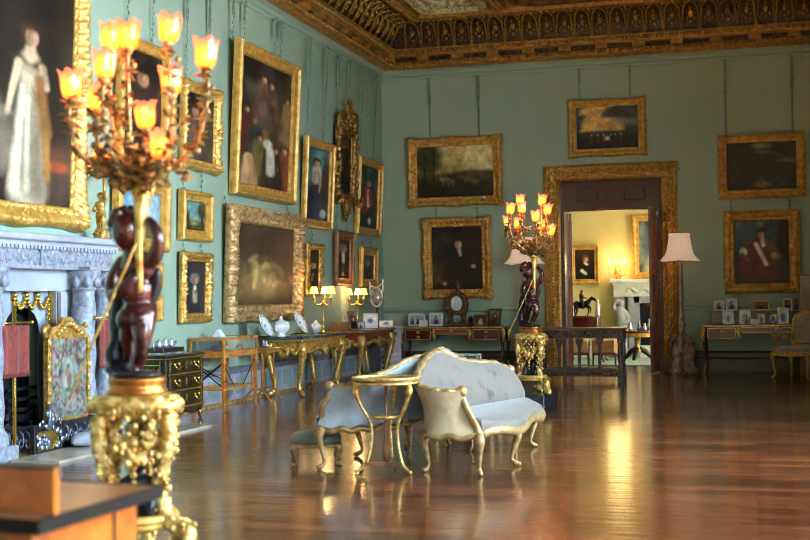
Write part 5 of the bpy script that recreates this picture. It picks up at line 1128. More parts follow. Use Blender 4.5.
# ---- cherub statue (local: x right, z up, origin at top of its drum; px offsets from the near one)
def L_(px,py,dy=0): return ((px-137)/243,dy,(380-py)/243)
def cherub(t,mirror=1):
    B=[(L_(129,224,-.01),(.074,.078,.084)),(L_(139,262,0),(.085,.062,.075)),(L_(137,288,0),(.075,.066,.075)),(L_(139,312,.01),(.085,.075,.07)),(L_(132,318,-.05),(.05,.045,.05)),(L_(147,318,-.05),(.05,.045,.05)),(L_(139,230,-.03),(.03,.03,.026)),(L_(143,237,-.02),(.035,.03,.03)),(L_(149,229,-.03),(.013,.012,.014))]
    rnd=np.random.RandomState(3)
    for k in range(34):
        a=rnd.rand()*2*PI; e=rnd.uniform(-.25,1); c=L_(127,220,.0); B.append(((c[0]-.006+.074*math.cos(a)*math.sqrt(1-min(.98,e*e)),c[1]+.012+.078*math.sin(a)*math.sqrt(1-min(.98,e*e)),c[2]+.012+.082*e),(.022,.022,.02)))
    Lm=[([L_(133,244,0),L_(136,254,0)],[.045,.05]),
        ([L_(152,256,-.01),L_(163,252,-.03),L_(170,236,-.05),L_(166,222,-.05),L_(158,214,-.04)],[.04,.036,.03,.026,.024]),
        ([L_(122,258,.0),L_(114,275,-.03),L_(118,292,-.07),L_(134,285,-.1),L_(146,275,-.09)],[.04,.034,.03,.027,.025]),
        ([L_(147,314,-.01),L_(151,332,-.05),L_(150,346,-.05),L_(141,362,-.01),L_(136,375,-.02)],[.058,.048,.034,.033,.022]),
        ([L_(136,375,-.02),L_(141,379,-.07)],[.024,.018]),
        ([L_(131,316,.02),L_(122,338,.04),L_(121,350,.05),L_(117,366,.06),L_(116,374,.05)],[.056,.045,.034,.03,.022]),
        ([L_(116,374,.05),L_(121,379,.0)],[.024,.018])]
    o=organic('figure',B,Lm,BRONZE,t,.0085,2)
    # eyes, nose and mouth side of the face are part of the body; drapery and support are their own meshes
    D=organic('drapery',[(L_(107,340,.07),(.04,.05,.06)),(L_(104,357,.06),(.045,.06,.07)),(L_(112,372,.04),(.07,.08,.035)),(L_(137,377,0),(.12,.11,.022))],[([L_(116,280,.05),L_(108,300,.07),L_(105,330,.08)],[.028,.036,.045]),([L_(157,268,.04),L_(153,284,.05),L_(146,300,.05),L_(130,310,.06)],[.026,.034,.03,.03])],BRONZEK,t,.012,3)
    mb=MB(); mb.lathe([(.02,-.075),(.13,-.075),(.135,-.06),(.122,-.05),(.122,-.02),(.132,-.012),(.12,0),(.02,0)],28); mb.build('drum_base',mat('copper_gilt','9a5a28',.3,.75,'b9752f',10),t)
    mb=MB(); q=[L_(148,290,-.05),L_(148,262,-.05),L_(148,240,-.05),L_(148,215,-.04),L_(148,196,-.03),L_(148,184,-.02),L_(148,178,-.02)]; mb.tube(cr(q,3),[r for r in np.interp(np.linspace(0,6,19),range(7),[.012,.016,.02,.026,.034,.042,.03])],12)
    for k in range(10): a=2*PI*k/10; c=L_(148,184,-.02); mb.ball((c[0]+.038*math.cos(a),c[1]+.038*math.sin(a),c[2]+.01),.014,6,4,sz=1.8)
    mb.build('torch_stem',GOLD2,t)
    mb=MB(); q=[L_(74,402,-.13),L_(95,358,-.13),L_(117,312,-.125),L_(137,268,-.11),L_(150,236,-.09)]; mb.tube(cr(q,4),.0065,7); mb.ball(L_(117,312,-.125),.012,6,5); mb.build('bow_rod',ORMOLU,t)
    return Vector(L_(148,178,-.02))
def pedestal(t,H=.9,R=.2,plinth=.15):
    mb=MB(); 
    n=42
    def lob(a,z): return 1+.10*math.cos(3*a+PI/2)+.03*math.cos(12*a)
    mb.lathe([(.02,H-.1),(R*.72,H-.1),(R*.8,H-.075),(R*1.0,H-.055),(R*1.02,H-.03),(R*.9,H-.015),(R*.88,H),(.02,H)],n,wob=lob)
    rnd=np.random.RandomState(9)
    for k in range(54): a=2*PI*k/54; rr_=R*(.93+.1*math.cos(3*a+PI/2)); mb.ball((rr_*math.cos(a),rr_*math.sin(a),H-.05+rnd.uniform(-.02,.025)),.012+.012*rnd.rand(),6,4)
    for k in range(15):
        for j in range(3): a=2*PI*(k+.5*(j%2))/15; mb.ball((R*(.82-.06*j)*math.cos(a),R*(.82-.06*j)*math.sin(a),H-.09-.035*j),.017-.002*j,6,4)
    mb.build('carved_top',CARV,t)
    for a in (-30,90,210):
        c,s=math.cos(math.radians(a)),math.sin(math.radians(a)); mb=MB()
        q=cr([(R*.8,H-.09,.04),(R*.86,H-.2,.038),(R*.66,H-.34,.028),(R*.62,H-.45,.028),(R*.9,H-.55,.036),(R*1.32,plinth+.15,.042),(R*1.32,plinth+.08,.034),(R*1.05,plinth+.06,.034),(R*1.1,plinth+.12,.022)],6); mb.tube([(p[0]*c,p[0]*s,p[1]) for p in q],[p[2] for p in q],9,flat=1.25)
        q2=cr([(R*.5,H-.36,.02),(R*.75,H-.47,.03),(R*.72,H-.56,.03),(R*.5,H-.52,.022)],5); mb.tube([(p[0]*c,p[0]*s,p[1]) for p in q2],[p[2] for p in q2],7)
        q3=cr([(R*1.28,plinth+.12,.035),(R*1.5,plinth+.05,.034),(R*1.66,plinth+.028,.026),(R*1.62,plinth+.06,.018)],5); mb.tube([(p[0]*c,p[0]*s,p[1]) for p in q3],[p[2] for p in q3],8)
        carve(mb,[(p[0]*c,p[0]*s,p[1]) for p in q],.018,int(a)%50,2.6,2.0); carve(mb,[(p[0]*c,p[0]*s,p[1]) for p in q[:14]],.016,int(a)%50+3,3,2.4)
        mb.build('leg',CARV,t)
        mb=MB(); m=a+60; c2,s2=math.cos(math.radians(m)),math.sin(math.radians(m))
        pts=[(R*.62*math.cos(math.radians(a+8+k*104/16)),R*.62*math.sin(math.radians(a+8+k*104/16)),H-.16-.10*math.sin(PI*k/16)) for k in range(17)]; mb.tube(pts,.018,6); carve(mb,pts,.026,m%40,2,1)
        for k in range(7): mb.ball((R*.55*c2,R*.55*s2,H-.2-k*.035),.03-.003*k,7,5)
        mb.build('swag',CARV,t)
    mb=MB(); pts=[(R*.8*math.cos(x),R*.8*math.sin(x),plinth+.2) for x in [2*PI*k/24 for k in range(25)]]; mb.tube(pts,.022,7); mb.lathe([(.02,plinth+.16),(R*.85,plinth+.16),(R*.85,plinth+.19),(.02,plinth+.2)],24); mb.build('lower_ring',GOLD,t)
    o=organic('bronze_infant',[((0,0,plinth+.44),(.045,.045,.05)),((0,0,plinth+.32),(.05,.05,.07)),((0,-.02,plinth+.24),(.06,.06,.05))],[([(.04,0,plinth+.36),(.1,-.03,plinth+.34),(.09,-.07,plinth+.42)],[.025,.02,.018]),([(-.04,0,plinth+.36),(-.1,-.05,plinth+.32),(-.06,-.1,plinth+.28)],[.025,.02,.018]),([(.03,-.02,plinth+.23),(.07,-.09,plinth+.27),(.06,-.1,plinth+.16)],[.035,.03,.02]),([(-.03,-.02,plinth+.23),(-.06,-.1,plinth+.24),(-.08,-.1,plinth+.15)],[.035,.03,.02])],BRONZEK,t,.011,3)
    mb=MB(); 
    if plinth>.01: mb.rbox((0,0,plinth/2),(R*2.35,R*2.35,plinth),.012); mb.build('plinth',mat('black_plinth','1a1c24',.25,0,'262a34',8,0,8,coat=.4),t)
def torchere(Y,px,base,tips,pl,cl,rz=0,prz=0,seed=1,R=.21,plinth=.15,light=0,zt=None,fig_rz=0):
    c=at(px,400,1,Y); t=thing('torchere_pedestal',pl,'pedestal',(c.x,Y,0),prz,'gilt pedestals under the candelabra'); pedestal(t,base-.0,R,plinth)
    k=thing('candelabrum',cl,'candelabrum',(c.x,Y,base+.077),0,'bronze cherub candelabra'); s=cherub(k)
    T=[]
    for x,y,dy in tips: T.append(at(x,y,1,Y+dy)-Vector((c.x,Y,base+.077)))
    candelabrum(k,s,T,1,seed,1,light); return k
Y1=5.0
torchere(Y1,137,.885,[(72,88,-.1),(97,100,.15),(104,68,-.12),(110,40,.1),(128,38,-.05),(168,32,.05),(205,57,-.1),(172,84,.15),(161,148,-.22),(146,118,.2)],
 'ornate gilt tripod pedestal in the left foreground carrying the near bronze cherub','blurred near candelabrum: dark bronze cherub holding ten lit amber tulip lights',prz=math.radians(18),seed=3,light=5,R=.2)
Y2=14.45
torchere(Y2,533,.855,[(509.8,209.5,-.15),(519.7,200.8,.1),(522,208.7,-.1),(541,200.8,.1),(546.6,210.3,-.1),(536,217.3,-.2),(507.9,222,.15),(517.3,224.4,.2),(541.7,225.2,.2),(550,230.7,-.05)],
 'ornate gilt tripod pedestal on a dark plinth beside the oak table, carrying the far cherub','far candelabrum: dark bronze cherub with ten lit tulip lights left of the doorway',prz=math.radians(-12),seed=8,light=7,R=.19)
# ---- mantel candelabrum
p=at(101,238,2,MT); p.x=XL+.2; p.y=at(101,238,0,p.x).y
t=thing('mantel_candelabrum','small gilt figure candelabrum with lit flower lights standing on the mantel shelf','candelabrum',(p.x,p.y,MT+.002))
mb=MB(); mb.lathe([(.07,0),(.075,.02),(.06,.04),(.065,.09),(.05,.12)],12); carve(mb,[(.06*math.cos(k),.06*math.sin(k),.03+.012*(k%7)) for k in range(20)],.02,4); mb.build('base',GOLD2,t)
organic('figure',[((0,0,.44),(.035,.035,.04)),((0,0,.35),(.045,.04,.05)),((0,0,.28),(.045,.04,.05))],[([(0,0,.4),(0,0,.37)],[.02,.025]),([(.04,.0,.38),(.07,-.02,.42),(.05,-.03,.48)],[.02,.017,.014]),([(-.04,0,.37),(-.06,-.03,.3),(-.03,-.05,.29)],[.02,.017,.014]),([(.02,0,.26),(.03,-.02,.2),(.025,0,.12)],[.035,.028,.018]),([(-.02,0,.26),(-.035,.02,.2),(-.035,.02,.12)],[.035,.028,.018])],GOLD2,t,.008,2)
mb=MB(); mb.tube([(.055,-.03,.4),(.05,-.02,.62)],[.012,.018],8); mb.build('stem',GOLD2,t)
o=Vector((p.x,p.y,MT+.002)); candelabrum(t,(.05,-.02,.62),[at(x,y,0,p.x+d)-o for x,y,d in((100,147,0),(94,155,.08),(108,156,-.06),(89,165,-.1),(112,160,.1))],.7,5,.55)
# ---- floor lamps by the door
def floor_lamp(px,label,Y=20.85):
    c=at(px,300,1,Y); t=thing('floor_lamp',label,'floor lamp',(c.x,Y,0),0,'floor lamps either side of the doorway')
    zt,zb=2.27,1.82; mb=MB(); P=[]
    for r,z in cr([(.155,zt),(.17,zt-.16),(.215,zt-.34),(.30,zb)],5):
        P.append([(r*1.05*max(-1,min(1,math.cos(a)*1.3)),r*1.05*max(-1,min(1,math.sin(a)*1.3)),z+(.02*abs(math.cos(2*a)) if z<zb+.01 else 0)) for a in [2*PI*k/32+PI/4*0 for k in range(32)]])
    Q=[[(x*.985,y*.985,z) for x,y,z in r] for r in P][::-1]; mb.grid(P+Q,closed_u=True,closed_v=True); mb.build('lamp_shade',SHADE,t)
    LM=mat('lamp_stand','b09884',.45,.2,'7a6454',14,.4,40)
    mb=MB(); mb.lathe([(.02,.62),(.06,.66),(.05,.7),(.075,.78),(.05,.86),(.06,.92),(.042,.98),(.045,1.3),(.04,1.75),(.02,1.85),(.015,2.1)],14,wob=lambda a,z:1+.06*math.cos(6*a)); mb.build('column',LM,t)
    mb=MB()
    mb.lathe([(.1,.0),(.24,.0),(.25,.05),(.2,.1),(.17,.2),(.2,.38),(.12,.52),(.06,.62)],18,wob=lambda a,z:1+.16*math.cos(3*a))
    for k in range(3):
        a=2*PI*k/3+.5; q=cr([(.1,.6,.04),(.2,.5,.05),(.15,.3,.04),(.22,.12,.05),(.27,.05,.04)],4); mb.tube([(x*math.cos(a),x*math.sin(a),z) for x,z,r in q],[r for x,z,r in q],8); carve(mb,[(x*math.cos(a),x*math.sin(a),z) for x,z,r in q],.035,k,1.2,1)
    mb.build('carved_base',LM,t)
    mb=MB(); mb.ball((0,0,2.0),.035,8,6); mb.build('bulb',mat('lamp_bulb','ffe6c0',.5,emit='ffd090',estr=6),t)
    return t
floor_lamp(680.5,'floor lamp with a pale bell shade standing right of the doorway, before the wall'); floor_lamp(525,'floor lamp with a pale bell shade mostly hidden behind the far cherub candelabrum')
# ================================================================ SMALL THINGS
def photo_frame(pos,w,h,label,face,edge,rz=0,lean=12,cat='photo frame',group=None,pic=None,oval=False,name='photo_frame',dep=.015):
    pos=(pos[0],pos[1],pos[2]+.006); t=thing(name,label,cat,pos,rz,group); t.rotation_euler=(-math.radians(lean)*-1,0,rz); t.rotation_euler.x=-math.radians(lean)
    bw=min(w,h)*.13
    if oval:
        n=28; out=[(w/2*math.cos(2*PI*k/n),h/2+h/2*math.sin(2*PI*k/n)) for k in range(n)]; mb=MB(); mb.tube([(x*.9,0,(z-h/2)*.9+h/2) for x,z in out],bw*.6,7,closed=True); mb.build('frame',edge,t)
        mb=MB(); mb.prism([(x*.85,(z-h/2)*.85+h/2) for x,z in out],-.004,.006,M=Matrix(((1,0,0,0),(0,0,1,0),(0,1,0,0),(0,0,0,1)))); mb.build('photograph',face,t)
        mb=MB(); mb.ball((0,-.008,h*.55),h*.15,8,6,sy=.2); mb.ball((0,-.006,h*.33),h*.22,8,6,sy=.15,sz=.6); mb.build('printed_portrait',mat('photo_dark','3a3a42',.4),t)
    else:
        mb=MB()
        for s in(-1,1): mb.rbox((s*(w/2-bw/2),0,h/2),(bw,dep,h),.003)
        for z in(bw/2,h-bw/2): mb.rbox((0,0,z),(w,dep,bw),.003)
        mb.build('frame',edge,t)
        p=Paint(w-2*bw+.004,h-2*bw+.004,26,int(abs(pos[0]*977+pos[2]*31+w*100))%999); (pic or ph_port)(p); c=p.build(t,-.003); c.name='photograph'; c.location.z=h/2
    mb=MB(); mb.box((0,h*.17,h*.45),(w*.25,.006,h*.74),rx=math.radians(lean)*2.0); mb.build('easel_back',BLACKW,t)
    return t
def ph_port(p): p.grad((0,'8d95a8'),(1,'c4ccdc')); p.cap(.5,.4,.5,.0,.2,.3,'2a2c38',.4); p.head(.5,.62,.14,'c9c4c4','2e2e36')
def ph_white(p): p.grad((0,'c9d4ea'),(1,'eef3ff')); p.ell(.5,.5,.3,.25,'7f92b8',.6); p.cap(.5,.45,.5,.2,.1,.16,'54678f',.5)
def ph_group(p): p.grad((0,'3c4048'),(.5,'8a9098'),(1,'b9c2cc')); [p.cap(x,.5,x,.1,.08,.1,c,.4) for x,c in((.2,'2a2c30'),(.4,'d0d4da'),(.6,'30323a'),(.8,'c0c4ca'))]
def ph_blue(p): p.grad((0,'dfe8fb'),(1,'f4f7ff')); p.ell(.5,.5,.28,.22,'6d8cc4',.7); p.ell(.45,.55,.12,.1,'3f5f9f',.6)
def ph_paint(p): p.grad((0,'2a1c14'),(1,'3a2a1c')); p.cap(.5,.45,.5,.0,.2,.3,'c9b390',.5); p.head(.5,.65,.13,'d9b890','4a2e1c')
def ph_brown(p): p.grad((0,'3a2a22'),(1,'7a685a')); p.cap(.5,.4,.5,.0,.2,.3,'1f1814',.5); p.head(.5,.62,.14,'b89a84','2a1f1a')
WFR=mat('white_frame','e6eaf2',.4,0,'cfd5e2',12); BFR=mat('brown_photo_frame','6a4030',.35,0,'4a2a20',12); SFR=mat('silver_frame','c4c9d6',.25,.8); GFR=mat('gold_photo_frame','c9a050',.3,.8); DFR=mat('dark_photo_frame','2a1a18',.35,0,'3a2622',12); PINKF=mat('rosewood_frame','a0705c',.4,0,'84503e',12)
DH=.781
def on_desk(px0,px1,py0,py1,Y,label,pic,edge,zb=DH,lean=12,group='photographs on the right desk',rz=0,**k):
    a=at(px0,py1,1,Y);b=at(px1,py1,1,Y);tp=at((px0+px1)/2,py0,1,Y); return photo_frame(((a.x+b.x)/2,Y,zb),b.x-a.x,max(.06,tp.z-zb)/math.cos(math.radians(lean)),label,PAPER,edge,rz,lean,group=group,pic=pic,**k)
GL='photographs on the left desk'
on_desk(408,425,314,328,20.9,'white landscape photo frame with a group photograph, leftmost on the left desk',ph_group,WFR,group=GL)
on_desk(429,443,313,328,20.92,'pale upright photo frame just left of the bronze clock',ph_port,WFR,group=GL)
on_desk(474,487,315,328,20.9,'brown photo frame with a gilt picture just right of the bronze clock',ph_paint,BFR,group=GL)
on_desk(487,501,309,327,20.95,'tallest brown photo frame, at the right end of the left desk',ph_brown,DFR,group=GL,rz=-.25)
a=at(423.5,327,1,20.74); mb=MB(); mb.rbox((0,0,.055),(.15,.012,.11),.003,rx=-.2); tag(mb.build('card',PAPER,None,(a.x,20.74,DH+.002)),'small blank white card leaning before the landscape photo on the left desk','card')
a=at(446,326,1,21.0); mb=MB(); mb.lathe([(.035,0),(.02,.03),(.012,.06),(.02,.1),(.03,.16),(.032,.2),(.01,.22)],12); tag(mb.build('vase',SILVER,None,(a.x,21.02,DH)),'little silvery vase close to the left side of the bronze clock','vase')
a=at(472,326,1,20.8)
for k in range(2):
    mb=MB(); mb.lathe([(.03,0),(.032,.02),(.012,.035),(.012,.09),(.03,.11),(.02,.13),(.01,.17)],10); tag(mb.build('candlestick',BRONZEK,None,(a.x-.04+.0*k,20.8+k*.16,DH)),'small dark candlestick right of the clock, front one' if k==0 else 'small dark candlestick right of the clock, behind the front one','candlestick')
# ---- mantel clock on the left desk
c=at(458,326,1,20.93); t=thing('mantel_clock','dark boulle balloon clock with a gilt figure on top on the left desk','clock',(c.x,20.93,DH+.02))
CLK=mat('clock_boulle','1f1815',.25,.4,'7a6038',40,.4,50,lo=.5,hi=.62)
out=[(-.16,0),(.16,0),(.15,.05),(.125,.12),(.13,.2),(.165,.3),(.165,.4),(.12,.5),(.06,.545),(-.06,.545),(-.12,.5),(-.165,.4),(-.165,.3),(-.13,.2),(-.125,.12),(-.15,.05)]
MX=Matrix(((1,0,0,0),(0,0,1,0),(0,1,0,0),(0,0,0,1)))
mb=MB(); mb.prism([tuple(p) for p in cr(out[2:]+out[:2],1,True)],-.08,.08,M=MX); mb.build('case',CLK,t,bevel=.01)
mb=MB(); L=[(p[0],-.08,p[1]) for p in cr(out[2:],4)]; mb.tube(L,.014,6); L=[(p[0],.08,p[1]) for p in cr(out[2:],4)]; mb.tube(L,.012,6)
for s in(-1,1): mb.tube(cr([(s*.15,-.08,.0),(s*.17,-.09,.04),(s*.13,-.085,.1)],4),.02,6); mb.ball((s*.165,-.07,.36),.03,7,5,sz=1.5)
mb.box((0,0,.008),(.36,.2,.016)); mb.build('mounts',BRONZEK if 0 else mat('dark_ormolu','8a6a3c',.35,.8,'3f3020',30,.4,50),t)
mb=MB(); mb.lathe([(.005,0),(.115,0),(.115,.012),(.1,.02),(.005,.022)],28,(0,-.08,.37),M=Matrix.Diagonal(Vector((1,1,1.3)))@Matrix.Rotation(PI/2,3,'X')); mb.build('dial',mat('enamel_dial','b9c6dc',.12,.2,'e4ecf8',4,0,4,coat=.6),t)
mb=MB(); mb.tube([(.105*math.cos(a),-.096,.37+.137*math.sin(a)) for a in [2*PI*k/28 for k in range(28)]],.01,6,closed=True); mb.build('bezel',IRON,t)
mb=MB(); mb.rbox((0,-.082,.11),(.13,.02,.12),.02); mb.build('glass_door',mat('clock_door_glass','aab6c8',.15,.3,'3a3230',9,0,9),t)
mb=MB(); mb.lathe([(.07,.54),(.06,.57),(.03,.6),(.035,.62)],12); mb.tube(cr([(0,0,.6),(.01,0,.68),(.0,0,.74)],4),[.03]*4+[.028]*4+[.02],8); mb.ball((.005,-.005,.765),.026,8,6); mb.tube(cr([(.01,0,.71),(-.06,-.02,.73),(-.1,-.02,.78)],4),.011,6); mb.tube(cr([(.01,0,.71),(.06,-.02,.7),(.05,-.03,.64)],4),.011,6); mb.build('finial_figure',mat('dark_ormolu','8a6a3c',.35,.8),t)
# ---- right desk: dark stepped stand and its photographs
sx0=at(711,320,1,21.05).x; sx1=at(803,320,1,21.05).x
t=thing('display_stand','low dark stepped stand along the back of the right desk holding the rear photographs','stand',((sx0+sx1)/2,21.06,DH)); 
mb=MB(); mb.rbox((0,0,.1),(sx1-sx0,.26,.2),.008); mb.build('box',MAHOG,t); mb=MB(); mb.box((0,0,.206),(sx1-sx0+.02,.28,.012)); mb.build('top_ledge',DFR,t)
ST=DH+.213
R=[(714,724.5,301,314,21.02,'leftmost photograph on the right desk, standing high at the back in a pale frame',ph_port,WFR,ST,.2),
(726,737.5,298.5,313,21.02,'second photograph from the left in the back row of the right desk, pale frame',ph_port,WFR,ST,0),
(753,769.5,300.5,314,21.02,'large brown-framed portrait in the middle of the back row on the right desk',ph_brown,GFR,ST,0),
(783.5,792,299,311,21.02,'small pale-framed photograph in the back row, above the silver frame',ph_brown,WFR,ST,.1),
(793,799.6,298.5,311,21.04,'narrow angled photograph at the right end of the back row on the right desk',ph_brown,PINKF,ST,-.5),
(722.5,734.6,311,325.5,20.80,'bluish white photo frame, leftmost of the front row on the right desk',ph_white,WFR,DH,.15),
(739,751,310,324.5,20.84,'bright bluish white portrait frame in the front row behind the blank card',ph_white,WFR,DH,-.1),
(744,750,317,326,20.72,'tiny dark oval-portrait frame standing in front of the bright bluish frame',ph_port,SFR,DH,0),
(757,766,313.7,325,20.80,'beige document frame in the front row under the large brown portrait',ph_white,PINKF,DH,0),
(777,789,308,325,20.82,'tall silver photo frame at the right of the front row',ph_white,SFR,DH,-.2)]
for x0,x1,y0,y1,Y,lb,pc,ed,zb,r in R: on_desk(x0,x1,y0,y1,Y,lb,pc,ed,zb,rz=r,lean=10)
on_desk(769.5,777,313.5,325,20.76,'oval pale portrait frame between the beige document and the tall silver frame',ph_port,SFR,DH,oval=True,lean=10)
a=at(755,325,1,20.68); mb=MB(); mb.rbox((0,0,.045),(.13,.012,.09),.003,rx=-.2); tag(mb.build('card',PAPER,None,(a.x,20.68,DH+.002)),'small blank white card at the front of the right desk','card')
# ---- things on the second console
TZ=.801
def wall_frame(px0,px1,py0,py1,x,label,pic,edge,rz,lean=12):
    yc=at((px0+px1)/2,(py0+py1)/2,0,x).y; a=at(px0,py1,1,yc);b=at(px1,py1,1,yc); tp=at((px0+px1)/2,py0,1,yc)
    return photo_frame((x,yc,TZ),(b.x-a.x)*1.08,(tp.z-TZ)/math.cos(math.radians(lean)),label,PAPER,edge,rz,lean,group='photographs on the brown console',pic=pic)
p=at(342,335,2,TZ); t=thing('box_stack','low brown stack of two flat boxes at the near end of the brown console','box',(-6.1,18.22,TZ))
mb=MB(); mb.rbox((0,0,.04),(.34,.3,.08),.01); mb.build('lower_box',WALNUT,t); mb=MB(); mb.rbox((.01,.01,.105),(.3,.26,.045),.008); mb.build('upper_box',mat('tan_leather','b78a66',.5,0,'9a6f4e',12),t)
organic('porcelain_figurine',[((0,0,.03),(.05,.05,.03)),((0,0,.2),(.02,.02,.022))],[([(0,0,.02),(.01,0,.1),(0,0,.19)],[.04,.03,.015]),([(0,0,.12),(.04,0,.14)],[.012,.01])],PORC,None,.007,2,loc=(-6.2,18.52,TZ)); tag(bpy.data.objects['porcelain_figurine'],'slim white porcelain figurine beside the flat boxes on the brown console','figurine')
wall_frame(350,359,312,335,-5.86,'dark brown photo frame seen edge-on, leaning beside the flat boxes on the brown console',ph_brown,PINKF,.9,16)
wall_frame(357,365,322,336,-5.83,'small rosewood photo frame between the edge-on frame and the blue-patterned white one',ph_port,PINKF,.5)
wall_frame(364,377,314,335,-5.9,'white photo frame with a blue picture on the brown console',ph_blue,WFR,.25)
wall_frame(380,392,321,334,-5.77,'low white photo frame at the far end of the brown console',ph_blue,WFR,.2,18)
# table candelabra with small yellow shades
YSH=mat('yellow_candle_shade','ffe090',.8,emit='ffc050',estr=2.6)
def table_cand(px,py,x,label,zb):
    yc=at(px,py,0,x).y; t=thing('table_candelabrum',label,'candelabrum',(x,yc,zb),0,'brass table candelabra with yellow shades'); H=at(px,303,0,x).z-zb
    mb=MB(); mb.lathe([(.085,0),(.085,.015),(.04,.03),(.02,.06),(.014,.12),(.022,.16),(.012,.2),(.012,H-.05),(.028,H),(.012,H+.03)],14); mb.build('stem',BRASS,t)
    for k in range(3):
        a=2*PI*k/3-.35; c,s=math.cos(a),math.sin(a); mb=MB(); q=cr([(0,H),(.07,H-.03),(.125,H-.01),(.14,H+.06)],5); mb.tube([(r*c,r*s,z) for r,z in q],.01,6); mb.lathe([(.008,0),(.028,.008),(.024,.016),(.01,.02),(.01,.09)],10,(.14*c,.14*s,H+.06)); ar=mb.build('arm',BRASS,t)
        mb=MB(); mb.lathe([(.062,0),(.04,.1)],16,(.14*c,.14*s,H+.13),caps=False); mb.lathe([(.06,0.001),(.038,.1)],16,(.14*c,.14*s,H+.13),caps=False); mb.build('candle_shade',YSH,ar)
    l=bpy.data.lights.new('shade_glow','POINT'); l.energy=7; l.color=(1,.68,.3); l.shadow_soft_size=.1; o=bpy.data.objects.new('shade_glow',l); COL.objects.link(o); o.parent=t; o.location=(0,0,H+.2)
table_cand(323.5,310,-5.86,'lit brass candelabrum with three yellow shades behind the marble console, left of the other',.801)
table_cand(357,310,-6.12,'lit brass candelabrum with three yellow shades on the brown console, nearer the corner',TZ)
# reflector lamp
x=-6.05; yc=at(380,300,0,x).y; yc=min(yc,19.62); t=thing('reflector_lamp','silver oval reflector lamp with hanging glass drops at the far end of the brown console','lamp',(x,yc,TZ)); zc=at(380,297,1,yc).z-TZ
x_=at(380,300,1,yc).x; t.location.x=-5.97
mb=MB(); mb.lathe([(.09,0),(.09,.015),(.03,.03),(.018,.06),(.018,zc-.15),(.03,zc-.13)],14); mb.build('stem',mat('dark_lamp_stem','5a2e24',.3,.2),t)
mb=MB(); mb.lathe([(.005,-.03),(.07,-.02),(.095,.01),(.1,.02)],24,(0,0,zc),sy=1.6,M=Matrix.Rotation(PI/2,3,'X')); mb.tube([(.1*math.cos(a),-.02,zc+.155*math.sin(a)) for a in [2*PI*k/30 for k in range(30)]],.012,6,closed=True); mb.build('reflector',SILVER,t)
mb=MB(); mb.tube(cr([(-.11,-.02,zc+.2),(0,-.01,zc+.15),(.11,-.02,zc+.24)],5),.012,6); mb.build('crossarm',SILVER,t)
for s,dz in((-1,.2),(1,.24)):
    mb=MB()
    for k in range(6): mb.ball((s*.11,-.02,zc+dz+.03-k*.035),.018-.001*k,6,5,sz=1.3)
    mb.build('glass_drop',PORC,t)
# ================================================================ FOREGROUND DESK
DZ_=.76
C=at(160,486,2,DZ_); B=at(38,521,2,DZ_); d=(B-C).normalized(); n=Vector((d.y,-d.x,0)); 
if n.x>0: n=-n
A0=at(20,479,2,DZ_); n=(A0-C).normalized()
t=thing('writing_bureau','walnut writing bureau with black-edged top cut off by the bottom left of the view','desk',(C.x,C.y,0))
Ln=1.5; Wd=(B-C).length; loc=lambda u,v,z:(d*u+n*v)+Vector((0,0,z))
def para(mb,u0,u1,v0,v1,z0,z1):
    c=[loc(u,v,z) for z in(z0,z1) for u,v in((u0,v0),(u1,v0),(u1,v1),(u0,v1))]; mb.add(c,[(3,2,1,0),(4,5,6,7),(0,1,5,4),(1,2,6,5),(2,3,7,6),(3,0,4,7)]); return mb
BUR=mat('figured_walnut','b5651f',.25,0,'8a4314',7,.03,20,detail=6,coat=.5,lo=.35,hi=.65); BUT=mat('worn_walnut_top','a3683a',.3,0,'7d4a26',5,.03,20,detail=6,coat=.4)
mb=MB(); para(mb,0,Wd,0,Ln,DZ_-.006,DZ_); mb.build('top',BUT,t)
mb=MB(); para(mb,-.008,Wd+.008,-.008,Ln,DZ_-.034,DZ_-.006); para(mb,-.008,.006,-.008,Ln,DZ_-.006,DZ_+.002); para(mb,-.008,Wd+.008,-.008,.006,DZ_-.006,DZ_+.002); para(mb,Wd-.006,Wd+.008,-.008,Ln,DZ_-.006,DZ_+.002); mb.build('black_edge',mat('matt_black_edge','0e0b0a',.65,0,spec=.2),t)
mb=MB(); para(mb,.05,Wd-.04,.05,Ln-.05,.42,DZ_-.034); mb.build('carcass',BUR,t)
mb=MB(); para(mb,.16,.175,.046,.05,.44,DZ_-.04); para(mb,.05,Wd-.04,.044,.05,.42,.45); mb.build('black_stringing',BLACKW,t)
for u,v in((.06,.06),(Wd-.09,.06),(.06,Ln-.1),(Wd-.09,Ln-.1)):
    mb=MB(); para(mb,u,u+.05,v,v+.05,0,.43); mb.build('leg',BUR,t)
# upright flap along its near edge
P0=at(56,516,2,DZ_); q=P0-C
det=d.x*n.y-d.y*n.x; uu=(q.x*n.y-q.y*n.x)/det; vv=(d.x*q.y-d.y*q.x)/det
hh=at(56,467,1,P0.y).z-DZ_
mb=MB(); para(mb,uu-.022,uu,max(vv,.004),Ln-.1,DZ_+.002,DZ_+hh-.008); mb.build('raised_flap',BUR,t)
mb=MB(); para(mb,uu-.03,uu+.004,max(vv,.004)-.003,Ln-.1,DZ_+hh-.008,DZ_+hh); mb.build('flap_edge',mat('dark_flap_edge','3a2014',.4,0,'2a160e',8),t)
